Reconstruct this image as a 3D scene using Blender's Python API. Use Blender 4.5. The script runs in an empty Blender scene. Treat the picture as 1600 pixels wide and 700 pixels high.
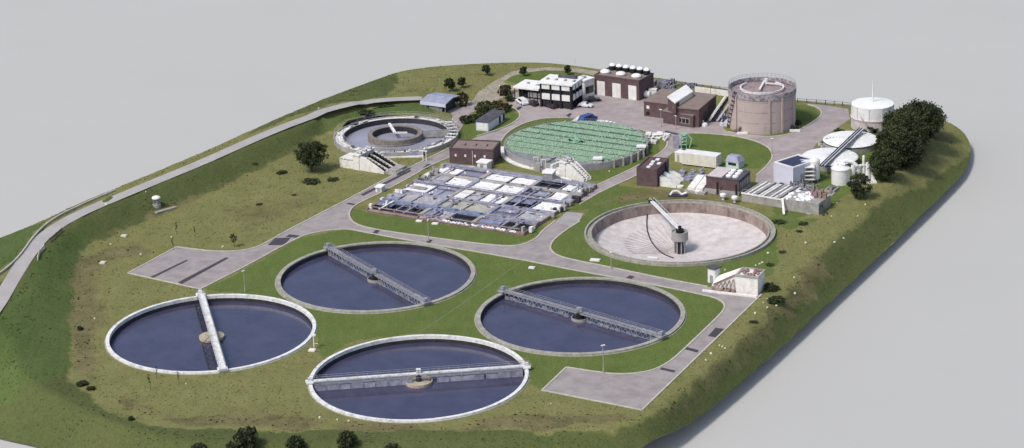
import bpy, math, random
import numpy as np
from mathutils import Vector, Matrix, noise
from mathutils.geometry import delaunay_2d_cdt, tessellate_polygon
R = math.radians
random.seed(7)
rng = np.random.default_rng(7)
sc = bpy.context.scene
col = sc.collection

# ------------------------------------------------------------------ camera model (survey of the site)
F_PX, PITCH, ROLL, CAM_H = 3880.7, 0.3407075, -0.0376233, 210.63
_cp, _sp, _c, _s = math.cos(PITCH), math.sin(PITCH), math.cos(ROLL), math.sin(ROLL)
FW = Vector((0, _cp, -_sp)); RT = Vector((_c, _s*0, 0))
_rt = Vector((1, 0, 0)); _up = Vector((0, _sp, _cp))
RT = _c*_rt + _s*_up; UP = -_s*_rt + _c*_up
def P(x, y, z=0.0):
    """surveyed ground point: where the sight line meets the level z"""
    d = FW + (x-800)/F_PX*RT - (y-350)/F_PX*UP
    t = (z-CAM_H)/d.z
    return Vector((0, 0, CAM_H)) + t*d
def PP(pts, z=0.0): return [P(a, b, z) for a, b in pts]

cam = bpy.data.objects.new('camera', bpy.data.cameras.new('camera')); col.objects.link(cam)
M = Matrix(((RT.x, UP.x, -FW.x, 0), (RT.y, UP.y, -FW.y, 0), (RT.z, UP.z, -FW.z, CAM_H), (0, 0, 0, 1)))
cam.matrix_world = M
cam.data.sensor_width = 36; cam.data.lens = 36*F_PX/1600
cam.data.clip_start = 5; cam.data.clip_end = 20000
sc.camera = cam

# ------------------------------------------------------------------ light
w = bpy.data.worlds.new('World'); sc.world = w; w.use_nodes = True
nt = w.node_tree; bg = nt.nodes['Background']
sky = nt.nodes.new('ShaderNodeTexSky'); sky.sky_type = 'NISHITA'; sky.sun_disc = False
SUN_EL = R(53); SUN_DIR = Vector((-0.76, -0.65, 0)).normalized()
sky.sun_elevation = SUN_EL; sky.sun_rotation = math.atan2(SUN_DIR.x, SUN_DIR.y)
sky.air_density = 1.0; sky.dust_density = 3.0; sky.ozone_density = 1.0
nt.links.new(sky.outputs[0], bg.inputs[0]); bg.inputs[1].default_value = 0.15
sl = bpy.data.lights.new('sun', 'SUN'); sl.energy = 2.5; sl.angle = R(11); sl.color = (1, 0.965, 0.92)
so = bpy.data.objects.new('sun', sl); col.objects.link(so)
sd = Vector((SUN_DIR.x*math.cos(SUN_EL), SUN_DIR.y*math.cos(SUN_EL), math.sin(SUN_EL)))
so.rotation_euler = sd.to_track_quat('Z', 'Y').to_euler(); so.location = (-200, 300, 300)
sc.view_settings.view_transform = 'Standard'; sc.view_settings.look = 'None'
sc.view_settings.exposure = 0; sc.view_settings.gamma = 1

# ------------------------------------------------------------------ materials
def mat(name, c1, c2=None, scale=1.0, rough=0.85, bump=0.0, bscale=None, stain=None, samt=0.5, sscale=0.25,
        spec=0.3, metal=0.0, stretch=None, contrast=(0.35, 0.65), vary=0.0):
    m = bpy.data.materials.new(name); m.use_nodes = True
    n = m.node_tree.nodes; l = m.node_tree.links; b = n['Principled BSDF']
    b.inputs['Roughness'].default_value = rough; b.inputs['Metallic'].default_value = metal
    b.inputs['Specular IOR Level'].default_value = spec
    tc = n.new('ShaderNodeTexCoord'); mp = n.new('ShaderNodeMapping')
    l.new(tc.outputs['Object'], mp.inputs[0])
    if stretch: mp.inputs['Scale'].default_value = stretch
    if c2 is None: c2 = tuple(min(1, v*0.78) for v in c1)
    nz = n.new('ShaderNodeTexNoise'); nz.inputs['Scale'].default_value = scale; nz.inputs['Detail'].default_value = 6
    nz.inputs['Roughness'].default_value = 0.65
    l.new(mp.outputs[0], nz.inputs['Vector'])
    rp = n.new('ShaderNodeValToRGB'); rp.color_ramp.elements[0].position = contrast[0]; rp.color_ramp.elements[1].position = contrast[1]
    rp.color_ramp.elements[0].color = (*c2, 1); rp.color_ramp.elements[1].color = (*c1, 1)
    l.new(nz.outputs[0], rp.inputs[0]); out = rp.outputs[0]
    if stain:
        n2 = n.new('ShaderNodeTexNoise'); n2.inputs['Scale'].default_value = sscale; n2.inputs['Detail'].default_value = 8
        n2.inputs['Roughness'].default_value = 0.75
        l.new(tc.outputs['Object'], n2.inputs['Vector'])
        r2 = n.new('ShaderNodeValToRGB'); r2.color_ramp.elements[0].position = 0.47; r2.color_ramp.elements[1].position = 0.68
        r2.color_ramp.elements[0].color = (0, 0, 0, 1); r2.color_ramp.elements[1].color = (samt, samt, samt, 1)
        l.new(n2.outputs[0], r2.inputs[0])
        mx = n.new('ShaderNodeMix'); mx.data_type = 'RGBA'
        l.new(r2.outputs[0], mx.inputs['Factor']); l.new(out, mx.inputs['A']); mx.inputs['B'].default_value = (*stain, 1)
        out = mx.outputs['Result']
    if vary:
        oi = n.new('ShaderNodeObjectInfo'); mr = n.new('ShaderNodeMapRange')
        mr.inputs['To Min'].default_value = 1-vary; mr.inputs['To Max'].default_value = 1+vary
        l.new(oi.outputs['Random'], mr.inputs['Value'])
        vm = n.new('ShaderNodeVectorMath'); vm.operation = 'SCALE'
        l.new(out, vm.inputs[0]); l.new(mr.outputs[0], vm.inputs['Scale']); out = vm.outputs[0]
    l.new(out, b.inputs['Base Color'])
    if bump:
        n3 = n.new('ShaderNodeTexNoise'); n3.inputs['Scale'].default_value = bscale or scale*3; n3.inputs['Detail'].default_value = 4
        l.new(tc.outputs['Object'], n3.inputs['Vector'])
        bp = n.new('ShaderNodeBump'); bp.inputs['Strength'].default_value = 1; bp.inputs['Distance'].default_value = bump
        l.new(n3.outputs[0], bp.inputs['Height']); l.new(bp.outputs[0], b.inputs['Normal'])
    return m
MT = {}
MT['plane'] = mat('backdrop_grey', (0.456, 0.455, 0.433), (0.446, 0.445, 0.423), scale=0.02, rough=0.95, spec=0.1)
MT['road'] = mat('tarmac', (0.34, 0.3, 0.295), (0.25, 0.222, 0.22), scale=0.28, rough=0.9, stain=(0.33, 0.31, 0.28), samt=0.8, sscale=0.07, bump=0.03, bscale=2)
MT['dikeroad'] = mat('pale_tarmac', (0.44, 0.42, 0.4), (0.35, 0.335, 0.32), scale=0.3, rough=0.9, stain=(0.22, 0.2, 0.19), samt=0.5, sscale=0.15)
MT['bay'] = mat('paved_yard', (0.39, 0.34, 0.33), (0.31, 0.268, 0.265), scale=0.25, rough=0.9, stain=(0.2, 0.17, 0.17), samt=0.6, sscale=0.1)
MT['patch'] = mat('dark_patch', (0.07, 0.065, 0.075), (0.045, 0.04, 0.05), scale=2)
MT['kerb'] = mat('kerb_concrete', (0.52, 0.49, 0.42), (0.38, 0.36, 0.31), scale=0.8)
MT['gravel'] = mat('pale_gravel', (0.4, 0.36, 0.29), (0.27, 0.23, 0.18), scale=0.5, stain=(0.2, 0.2, 0.09), samt=0.8, sscale=0.15, bump=0.1, bscale=2)
MT['conc'] = mat('concrete', (0.42, 0.4, 0.38), (0.29, 0.28, 0.27), scale=0.6, stain=(0.15, 0.14, 0.13), samt=0.6, bump=0.03)
MT['conc_old'] = mat('old_concrete', (0.42, 0.4, 0.35), (0.27, 0.26, 0.22), scale=1.2, stain=(0.15, 0.15, 0.11), samt=0.6, sscale=0.5, bump=0.05)
MT['conc_lav'] = mat('bluish_concrete', (0.4, 0.4, 0.48), (0.2, 0.2, 0.27), scale=0.7, stain=(0.1, 0.1, 0.13), samt=0.7, sscale=0.4, bump=0.05)
MT['conc_blue'] = mat('blue_grey_deck', (0.27, 0.31, 0.44), (0.14, 0.16, 0.25), scale=0.7, stain=(0.08, 0.09, 0.14), samt=0.7, sscale=0.4)
MT['conc_white'] = mat('whitewashed_concrete', (0.82, 0.81, 0.77), (0.68, 0.66, 0.62), scale=0.6, stain=(0.36, 0.33, 0.29), samt=0.55, sscale=0.5, bump=0.03)
MT['white'] = mat('white_paint', (0.8, 0.8, 0.79), (0.68, 0.67, 0.66), scale=0.5, rough=0.5, stain=(0.42, 0.4, 0.38), samt=0.4, sscale=0.4)
MT['rimwhite'] = mat('white_rim_paint', (0.82, 0.82, 0.8), (0.66, 0.66, 0.64), scale=1.1, rough=0.7, stain=(0.25, 0.24, 0.2), samt=0.7, sscale=0.7)
MT['algae'] = mat('wet_tank_wall', (0.045, 0.045, 0.05), (0.025, 0.025, 0.03), scale=1, rough=0.6)
MT['floor'] = mat('silt_floor', (0.64, 0.6, 0.585), (0.5, 0.455, 0.44), scale=0.5, stain=(0.36, 0.3, 0.28), samt=0.5, sscale=0.18, bump=0.08, bscale=1.5)
MT['floorjoint'] = mat('sealed_joint', (.44, .39, .37), (.32, .27, .26), scale=1)
MT['ringdark'] = mat('dark_ring_concrete', (.27, .24, .21), (.15, .13, .11), scale=1.2)
MT['tankin'] = mat('stained_inner_wall', (0.34, 0.27, 0.24), (0.14, 0.1, 0.09), scale=0.5, stain=(0.35, 0.3, 0.28), samt=0.7, sscale=0.8, stretch=(1, 1, 0.35))
MT['maroon'] = mat('maroon_brick', (0.125, 0.08, 0.085), (0.09, 0.056, 0.062), scale=0.8, bump=0.02, bscale=6, stain=(0.16, 0.12, 0.12), samt=0.35, sscale=0.4)
MT['roofbrown'] = mat('felt_roof', (0.3, 0.23, 0.2), (0.2, 0.155, 0.14), scale=0.3, stain=(0.12, 0.1, 0.08), samt=0.6, sscale=0.3)
MT['roofdark'] = mat('dark_roof', (0.09, 0.085, 0.1), (0.06, 0.06, 0.075), scale=0.5, stain=(0.14, 0.13, 0.14), samt=0.5)
MT['roofblue'] = mat('blue_grey_sheet_roof', (0.36, 0.38, 0.5), (0.26, 0.27, 0.36), scale=0.4, rough=0.5, stain=(0.18, 0.18, 0.22), samt=0.5)
MT['roofwhite'] = mat('white_roof', (0.82, 0.82, 0.8), (0.72, 0.72, 0.7), scale=0.3, stain=(0.5, 0.48, 0.46), samt=0.4)
MT['roofpink'] = mat('pinkish_sheet', (0.62, 0.54, 0.54), (0.5, 0.43, 0.43), scale=0.5)
MT['navy'] = mat('navy_membrane', (0.04, 0.045, 0.09), (0.03, 0.03, 0.065), scale=0.6, rough=0.5)
MT['wallblue'] = mat('pale_lilac_cladding', (0.6, 0.61, 0.7), (0.52, 0.53, 0.62), scale=0.3, rough=0.5)
MT['black'] = mat('black_parts', (0.02, 0.02, 0.023), (0.012, 0.012, 0.014), scale=2, rough=0.6)
MT['glass'] = mat('dark_glass', (0.02, 0.022, 0.03), (0.012, 0.012, 0.018), scale=1, rough=0.1, spec=0.6)
MT['steel'] = mat('galvanised_steel', (0.42, 0.43, 0.46), (0.28, 0.28, 0.31), scale=2, rough=0.5, metal=0.3)
MT['mesh'] = mat('weathered_lattice', (0.3, 0.3, 0.33), (0.06, 0.06, 0.09), scale=2.2, rough=0.7, contrast=(0.42, 0.58))
MT['grating'] = mat('deck_grating', (0.36, 0.36, 0.38), (0.17, 0.17, 0.2), scale=1.6, rough=0.7, contrast=(0.4, 0.6))
MT['darksteel'] = mat('dark_steel', (0.05, 0.05, 0.06), (0.03, 0.03, 0.035), scale=2, rough=0.6)
MT['beige'] = mat('beige_scum', (0.48, 0.42, 0.32), (0.33, 0.29, 0.23), scale=1.2, stain=(0.2, 0.17, 0.13), samt=0.6, sscale=0.8)
MT['foam'] = mat('white_foam', (0.84, 0.83, 0.83), (0.6, 0.58, 0.6), scale=1.1, bump=0.25, bscale=1.4, contrast=(0.3, 0.55))
MT['foamgrey'] = mat('grey_foam', (0.5, 0.49, 0.5), (0.26, 0.25, 0.27), scale=1.1, bump=0.2, bscale=1.4)
MT['foambeige'] = mat('beige_foam', (0.46, 0.45, 0.37), (0.32, 0.31, 0.27), scale=0.8, bump=0.1, bscale=1.2)
MT['digester'] = mat('pinkish_render', (0.5, 0.41, 0.385), (0.42, 0.345, 0.325), scale=0.35, stain=(0.2, 0.16, 0.15), samt=0.45, sscale=0.35, bump=0.03, bscale=2)
MT['digroof'] = mat('stained_tank_roof', (0.33, 0.25, 0.24), (0.2, 0.15, 0.15), scale=0.5, stain=(0.45, 0.42, 0.42), samt=0.5, sscale=0.7, bump=0.08)
MT['digparapet'] = mat('speckled_parapet', (0.42, 0.38, 0.4), (0.14, 0.12, 0.14), scale=1.1, contrast=(0.38, 0.6))
MT['gaspink'] = mat('dusty_white_paint', (0.6, 0.56, 0.55), (0.46, 0.41, 0.41), scale=0.6, stain=(0.33, 0.27, 0.27), samt=0.5)
MT['green_paint'] = mat('mint_paint', (0.3, 0.55, 0.38), (0.2, 0.4, 0.28), scale=1)
MT['blue_paint'] = mat('blue_car_paint', (0.03, 0.07, 0.27), (0.03, 0.06, 0.22), scale=1, rough=0.25, spec=0.6)
MT['car_white'] = mat('white_car_paint', (0.75, 0.75, 0.76), (0.7, 0.7, 0.7), scale=1, rough=0.3, spec=0.5)
MT['car_dark'] = mat('dark_car_paint', (0.03, 0.027, 0.035), (0.025, 0.022, 0.03), scale=1, rough=0.25, spec=0.6)
MT['rubber'] = mat('rubber', (0.02, 0.02, 0.02), scale=2)
MT['cream'] = mat('cream_panel', (0.74, 0.72, 0.62), (0.64, 0.62, 0.54), scale=0.5, rough=0.5, stain=(0.4, 0.38, 0.3), samt=0.4, sscale=0.6)
MT['stone'] = mat('pale_stone', (0.68, 0.66, 0.55), (0.5, 0.48, 0.4), scale=2)
MT['rust'] = mat('rusty_pipe', (0.3, 0.2, 0.17), (0.17, 0.12, 0.11), scale=0.9, stain=(0.4, 0.35, 0.34), samt=0.6)
MT['rustdark'] = mat('dark_trough', (.12, .09, .09), (.06, .05, .05), scale=1)
MT['soil'] = mat('bare_soil', (0.2, 0.14, 0.11), (0.12, 0.09, 0.07), scale=0.7, bump=0.1)
MT['bark'] = mat('bark', (0.09, 0.07, 0.05), (0.05, 0.04, 0.03), scale=3)
def leafmat(name, c1, c2):
    return mat(name, c1, c2, scale=0.55, rough=0.75, spec=0.2, vary=0.15, contrast=(0.4, 0.6))
MT['leafdark'] = leafmat('dark_foliage', (0.062, 0.078, 0.032), (0.026, 0.034, 0.016))
MT['leafmid'] = leafmat('mid_foliage', (0.07, 0.085, 0.03), (0.035, 0.045, 0.018))
MT['leafbrown'] = leafmat('brownish_foliage', (0.1, 0.085, 0.04), (0.045, 0.04, 0.02))

def water_mat(name, c, rough=0.08, bs=0.6, bd=0.01, c2=None):
    m = mat(name, c, c2 or tuple(v*0.85 for v in c), scale=0.12, rough=rough, spec=0.5, bump=bd, bscale=bs)
    return m
MT['water'] = water_mat('settled_water', (0.062, 0.06, 0.108), rough=0.1, bs=2.6, bd=0.014, c2=(.042, .042, .08))
MT['waterdark'] = water_mat('dark_channel_water', (0.03, 0.03, 0.05))
MT['watergrey'] = water_mat('grey_water', (0.26, 0.27, 0.36), rough=0.2, bd=0.03)
MT['waterlav'] = water_mat('lavender_water', (0.34, 0.34, 0.42), rough=0.2, bd=0.02)
MT['watermauve'] = water_mat('mauve_water', (0.2, 0.17, 0.2), rough=0.3)

MT['bedgrey'] = mat('dusty_bed', (.27, .28, .29), (.15, .17, .17), scale=.6, stain=(.1, .14, .11), samt=.6, sscale=.5)
MT['conclil'] = mat('lilac_grey_concrete', (.36, .34, .36), (.26, .25, .27), scale=.6, stain=(.18, .17, .17), samt=.5, sscale=.4)
def green_media():
    m = bpy.data.materials.new('green_filter_media'); m.use_nodes = True
    n = m.node_tree.nodes; l = m.node_tree.links; b = n['Principled BSDF']; b.inputs['Roughness'].default_value = 0.8
    tc = n.new('ShaderNodeTexCoord')
    a = n.new('ShaderNodeTexNoise'); a.inputs['Scale'].default_value = 3.4; a.inputs['Detail'].default_value = 5; a.inputs['Roughness'].default_value = 0.8
    l.new(tc.outputs['Object'], a.inputs['Vector'])
    r = n.new('ShaderNodeValToRGB'); cr = r.color_ramp
    cr.elements[0].position = 0.38; cr.elements[0].color = (0.09, 0.15, 0.11, 1)
    cr.elements[1].position = 0.66; cr.elements[1].color = (0.46, 0.56, 0.44, 1)
    e = cr.elements.new(0.5); e.color = (0.17, 0.29, 0.19, 1)
    l.new(a.outputs[0], r.inputs[0]); l.new(r.outputs[0], b.inputs['Base Color'])
    return m
MT['media'] = green_media()
MT['mediadark'] = mat('dark_green_gap', (.075, .14, .1), (.04, .08, .06), scale=1.5)

# ------------------------------------------------------------------ object helpers
def tag(o, label=None, cat=None, group=None, kind=None):
    if label: o['label'] = label
    if cat: o['category'] = cat
    if group: o['group'] = group
    if kind: o['kind'] = kind
    return o
def thing(name, label, cat, loc, group=None, rz=0.0):
    o = bpy.data.objects.new(name, None); col.objects.link(o); o.empty_display_size = 1
    o.location = loc; o.rotation_euler = (0, 0, rz)
    return tag(o, label, cat, group)
def root_loc(o):
    v = Vector((0, 0, 0))
    while o is not None: v += o.location; o = o.parent
    return v
class Frame:
    """rectangular local frame on the ground: a along the front, b to the back"""
    def __init__(s, A, B, C=None, depth=None):
        s.o = Vector((A.x, A.y, 0)); u = Vector((B.x-A.x, B.y-A.y, 0)); s.L = u.length; s.u = u.normalized()
        s.v = Vector((-s.u.y, s.u.x, 0))
        if s.v.y < 0 and C is None: pass
        if C is not None:
            d = (C-B); d.z = 0; k = d.dot(s.v)
            if k < 0: s.v = -s.v; k = -k
            s.W = k
        else: s.W = depth
    def __call__(s, a, b, z=0.0): q = s.o + a*s.u + b*s.v; return Vector((q.x, q.y, z))
class MB:
    def __init__(s): s.v = []; s.f = []
    def add(s, vs, fs):
        k = len(s.v); s.v += [tuple(p) for p in vs]; s.f += [tuple(i+k for i in f) for f in fs]; return s
    def hexa(s, b, t):
        vs = list(b)+list(t)
        # orientation
        n = (Vector(b[1])-Vector(b[0])).cross(Vector(b[2])-Vector(b[1]))
        d = Vector(t[0])-Vector(b[0])
        fs = [(3, 2, 1, 0), (4, 5, 6, 7), (0, 1, 5, 4), (1, 2, 6, 5), (2, 3, 7, 6), (3, 0, 4, 7)]
        if n.dot(d) < 0: fs = [tuple(reversed(f)) for f in fs]
        return s.add(vs, fs)
    def box(s, F, a0, a1, b0, b1, z0, z1):
        return s.hexa([F(a0, b0, z0), F(a1, b0, z0), F(a1, b1, z0), F(a0, b1, z0)], [F(a0, b0, z1), F(a1, b0, z1), F(a1, b1, z1), F(a0, b1, z1)])
    def prism(s, pts, z0, z1):
        n = len(pts); ar = sum(pts[i][0]*pts[(i+1) % n][1]-pts[(i+1) % n][0]*pts[i][1] for i in range(n))
        if ar < 0: pts = pts[::-1]
        vs = [(p[0], p[1], z0) for p in pts]+[(p[0], p[1], z1) for p in pts]
        fs = [(i, (i+1) % n, n+(i+1) % n, n+i) for i in range(n)]
        tri = tessellate_polygon([[Vector((p[0], p[1], 0)) for p in pts]])
        for t in tri:
            a, b, c = t
            cr = (pts[b][0]-pts[a][0])*(pts[c][1]-pts[a][1])-(pts[b][1]-pts[a][1])*(pts[c][0]-pts[a][0])
            if cr < 0: a, c = c, a
            fs.append((n+a, n+b, n+c)); fs.append((c, b, a))
        return s.add(vs, fs)
    def beam(s, p, q, w, h, up=None):
        p = Vector(p); q = Vector(q); d = (q-p).normalized()
        z = up or Vector((0, 0, 1))
        if abs(d.dot(z)) > 0.99: z = Vector((1, 0, 0))
        x = d.cross(z).normalized(); y = x.cross(d).normalized()
        o = [(-.5, -.5), (.5, -.5), (.5, .5), (-.5, .5)]
        return s.hexa([p+x*a*w+y*b*h for a, b in o], [q+x*a*w+y*b*h for a, b in o])
    def tube(s, p, q, r0, r1=None, n=8, caps=True):
        p = Vector(p); q = Vector(q); d = (q-p).normalized(); r1 = r0 if r1 is None else r1
        x = d.orthogonal().normalized(); y = d.cross(x)
        vs = [p+(x*math.cos(t)+y*math.sin(t))*r0 for t in [2*math.pi*i/n for i in range(n)]]
        vs += [q+(x*math.cos(t)+y*math.sin(t))*r1 for t in [2*math.pi*i/n for i in range(n)]]
        fs = [(i, (i+1) % n, n+(i+1) % n, n+i) for i in range(n)]
        if caps: fs += [tuple(range(n-1, -1, -1)), tuple(range(n, 2*n))]
        return s.add(vs, fs)
    def path(s, pts, r, n=6):
        for a, b in zip(pts[:-1], pts[1:]): s.tube(a, b, r, r, n)
        return s
    def lathe(s, c, prof, n=48, a0=0.0, a1=2*math.pi, closed=False):
        """prof: list of (r,z), outward-facing when going upward on the outside"""
        full = abs(a1-a0-2*math.pi) < 1e-6; m = n if full else n+1
        k = len(prof); vs = []
        for i in range(m):
            t = a0+(a1-a0)*i/n
            for r, z in prof: vs.append((c[0]+r*math.cos(t), c[1]+r*math.sin(t), c[2]+z))
        fs = []; kk = k if closed else k-1
        for i in range(n):
            j = (i+1) % m
            for q in range(kk):
                q2 = (q+1) % k
                fs.append((i*k+q, j*k+q, j*k+q2, i*k+q2))
        if not full and closed:
            fs.append(tuple(range(k-1, -1, -1))); fs.append(tuple((m-1)*k+q for q in range(k)))
        return s.add(vs, fs)
    def ring(s, c, r0, r1, z0, z1, n=72, a0=0.0, a1=2*math.pi):
        return s.lathe(c, [(r1, z0), (r1, z1), (r0, z1), (r0, z0)], n, a0, a1, closed=True)
    def drum(s, c, r, z0, z1, n=32, r2=None):
        r2 = r if r2 is None else r2
        vs = [(c[0]+r*math.cos(2*math.pi*i/n), c[1]+r*math.sin(2*math.pi*i/n), c[2]+z0) for i in range(n)]
        vs += [(c[0]+r2*math.cos(2*math.pi*i/n), c[1]+r2*math.sin(2*math.pi*i/n), c[2]+z1) for i in range(n)]
        fs = [(i, (i+1) % n, n+(i+1) % n, n+i) for i in range(n)]+[tuple(range(n-1, -1, -1)), tuple(range(n, 2*n))]
        return s.add(vs, fs)
    def dome(s, c, r, h, n=20, m=5):
        prof = [(r*math.cos(a), h*math.sin(a)) for a in [math.pi/2*i/m for i in range(m)]]+[(0.01*r, h)]
        return s.lathe(c, prof, n)
    def blob(s, c, rx, ry, rz, seed=0, amp=0.25, lo=4, la=7):
        vs = []; fs = []
        for i in range(lo+1):
            th = math.pi*i/lo
            for j in range(la):
                ph = 2*math.pi*j/la
                d = Vector((math.sin(th)*math.cos(ph), math.sin(th)*math.sin(ph), math.cos(th)))
                k = 1+amp*noise.noise(d*1.7+Vector((seed*3.1, 0, 0)))
                vs.append((c[0]+d.x*rx*k, c[1]+d.y*ry*k, c[2]+d.z*rz*k))
        for i in range(lo):
            for j in range(la):
                fs.append((i*la+j, (i+1)*la+j, (i+1)*la+(j+1) % la, i*la+(j+1) % la))
        return s.add(vs, fs)
    def build(s, name, m, parent=None, loc=None, smooth=False, fix=False):
        """vertices are in world space unless loc='local'"""
        me = bpy.data.meshes.new(name)
        off = Vector((0, 0, 0))
        if loc == 'local': pass
        elif parent is not None: off = root_loc(parent)
        else:
            if s.v:
                a = np.array(s.v); off = Vector((float((a[:, 0].min()+a[:, 0].max())/2), float((a[:, 1].min()+a[:, 1].max())/2), float(a[:, 2].min())))
        vs = [(p[0]-off.x, p[1]-off.y, p[2]-off.z) for p in s.v]
        me.from_pydata(vs, [], s.f); me.materials.append(m if not isinstance(m, str) else MT[m])
        me.validate()
        o = bpy.data.objects.new(name, me); col.objects.link(o)
        if parent is not None: o.parent = parent
        elif loc != 'local': o.location = off
        if smooth:
            for p in me.polygons: p.use_smooth = True
        return o
def copy_tree(o, parent=None):
    c = o.copy(); col.objects.link(c); c.parent = parent
    for ch in list(o.children): copy_tree(ch, c)
    return c
def chaikin(pts, n=2, closed=False):
    for _ in range(n):
        q = [] if closed else [pts[0]]
        k = len(pts)
        for i in range(k if closed else k-1):
            a = pts[i]; b = pts[(i+1) % k]
            q.append(tuple(a[j]*.75+b[j]*.25 for j in range(len(a)))); q.append(tuple(a[j]*.25+b[j]*.75 for j in range(len(a))))
        if not closed: q.append(pts[-1])
        pts = q
    return pts

# ------------------------------------------------------------------ TERRAIN
OUT = [(-60,398,1.0),(0,371,1.5),(66,346,2),(114,321,2.5),(200,286,2.5),(297,247,2.5),(400,200,2.5),(450,177,2),(525,147,.5),(600,120,0),(627,111,0),
       (675,104,0),(750,99,.3),(820,97,0),(870,99,0),(930,107,0),(1000,117,0),(1050,125,0),(1130,137,0),(1200,150,0),(1245,157,0),(1330,164,-.5),
       (1400,170,-2),(1465,184,-3),(1500,200,-4),(1519,228,-6.6),(1513,262,-6.6),(1490,290,-6.6),(1400,378,-6.6),(1300,472,-6.6),(1200,567,-6.6),(1120,637,-6.6),
       (1085,665,-6.6),(1045,688,-5.5),(985,716,-5.5),(850,750,-6),(600,790,-6.5),(330,790,-6.5),(200,755,-8),(120,724,-8.55),(60,701,-8.55),(0,688,-8.55),(-60,672,-8.55),(-130,640,-8.55),
       (-190,570,-7),(-190,480,-3),(-120,430,0)]
BR = [  # break lines of the ground: photo-survey x, y and level
 [(-40,505,4),(0,437,4),(30,400,4),(57,366,4),(86,342,4),(137,318,4),(200,293,4),(257,269,4),(314,246,4),(400,207,4),(475,177,3.6),(550,157,3),(600,151,2.4),(655,148,2)],
 [(60,452,3.7),(30,470,4),(62,405,4),(82,378,4),(107,357,4),(137,337,4),(200,309,4),(257,285,4),(314,262,4),(400,223,4),(475,194,3.6),(550,173,3),(600,166,2.4),(658,162,2)],
 [(30,470,4),(14,520,3),(20,565,2.2),(55,600,1.6),(110,632,1.0),(170,660,.8),(240,682,.6),(320,690,.5),(450,692,.5),(620,690,.4),(780,682,.2),(900,672,.1)],
 [(466,232,0),(369,281,0),(284,317,0),(180,362,0),(150,375,0),(130,387,0),(119,420,0),(112,500,0),(107,580,0),(120,606,0),(176,645,0),(224,664,0),(300,671,0),(450,674,0),(620,671,0),(760,664,0),(900,658,0)],
 [(466,232,0),(500,208,0),(530,190,0),(570,178,0),(630,172,0),(690,169,0)],
 [(1340,174,0),(1400,190,0),(1432,215,0),(1415,262,0),(1385,300,0),(1345,338,0),(1292,390,0),(1252,432,0),(1217,470,0),(1182,512,0),(1122,565,0),(1078,604,0),(1036,643,0),(1000,660,0),(930,668,0)],
 [(620,140,1.2),(700,120,1.0),(740,112,.5)],[(700,160,0),(740,147,0),(770,129,0),(800,111,0),(850,104,0),(905,104,0),(940,112,0)],[(700,168,0),(704,200,0)],[(712,160,0),(765,158,0)], [(560,160,2),(600,148,1.8)],
 [(690,145,.5),(700,140,.5)]]
def dens(poly, step=3.0, closed=False):
    w3 = [P(a, b, z) for a, b, z in poly]; r = []
    n = len(w3)
    for i in range(n if closed else n-1):
        a = w3[i]; b = w3[(i+1) % n]; k = max(1, int((b-a).length/step))
        for j in range(k): r.append(a.lerp(b, j/k))
    if not closed: r.append(w3[-1])
    return r
OUTs = chaikin(OUT, 2, True)
outline = dens(OUTs, 1.5, True)
ctrl = list(outline)
for b in BR: ctrl += dens(b)
for a, b in [(330,600),(600,500),(700,400),(300,400),(450,300),(600,300),(700,300),(800,450),(900,350),(1060,450),(1060,300),(900,220),(1000,250),(1200,300),(1300,330),(1250,380),(1150,500),(950,600),(620,214),(760,190),(900,160),(1000,170),(1200,200),(1300,200),(1330,250),(1100,190),(850,130),(1000,140)]:
    ctrl.append(P(a, b, 0))
c2 = [Vector((p.x, p.y)) for p in ctrl]
res = delaunay_2d_cdt(c2, [], [], 0, 1e-4)
tv = np.array([(v.x, v.y) for v in res[0]]); tz = np.array([ctrl[o[0]].z for o in res[3]])
X0, X1, Y0, Y1 = tv[:,0].min()-2, tv[:,0].max()+2, tv[:,1].min()-2, tv[:,1].max()+2
GS = 1.0
gx = np.arange(X0, X1, GS); gy = np.arange(Y0, Y1, GS); GZ = np.full((len(gx), len(gy)), np.nan)
for t in res[2]:
    a, b, c = tv[list(t)]; za, zb, zc = tz[list(t)]
    i0, i1 = int((min(a[0], b[0], c[0])-X0)/GS), int((max(a[0], b[0], c[0])-X0)/GS)+2
    j0, j1 = int((min(a[1], b[1], c[1])-Y0)/GS), int((max(a[1], b[1], c[1])-Y0)/GS)+2
    xx, yy = np.meshgrid(gx[i0:i1], gy[j0:j1], indexing='ij')
    den = (b[1]-c[1])*(a[0]-c[0])+(c[0]-b[0])*(a[1]-c[1])
    if abs(den) < 1e-9: continue
    l1 = ((b[1]-c[1])*(xx-c[0])+(c[0]-b[0])*(yy-c[1]))/den; l2 = ((c[1]-a[1])*(xx-c[0])+(a[0]-c[0])*(yy-c[1]))/den; l3 = 1-l1-l2
    ok = (l1 >= -1e-6) & (l2 >= -1e-6) & (l3 >= -1e-6)
    sub = GZ[i0:i1, j0:j1]; sub[ok] = (l1*za+l2*zb+l3*zc)[ok]
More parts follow.
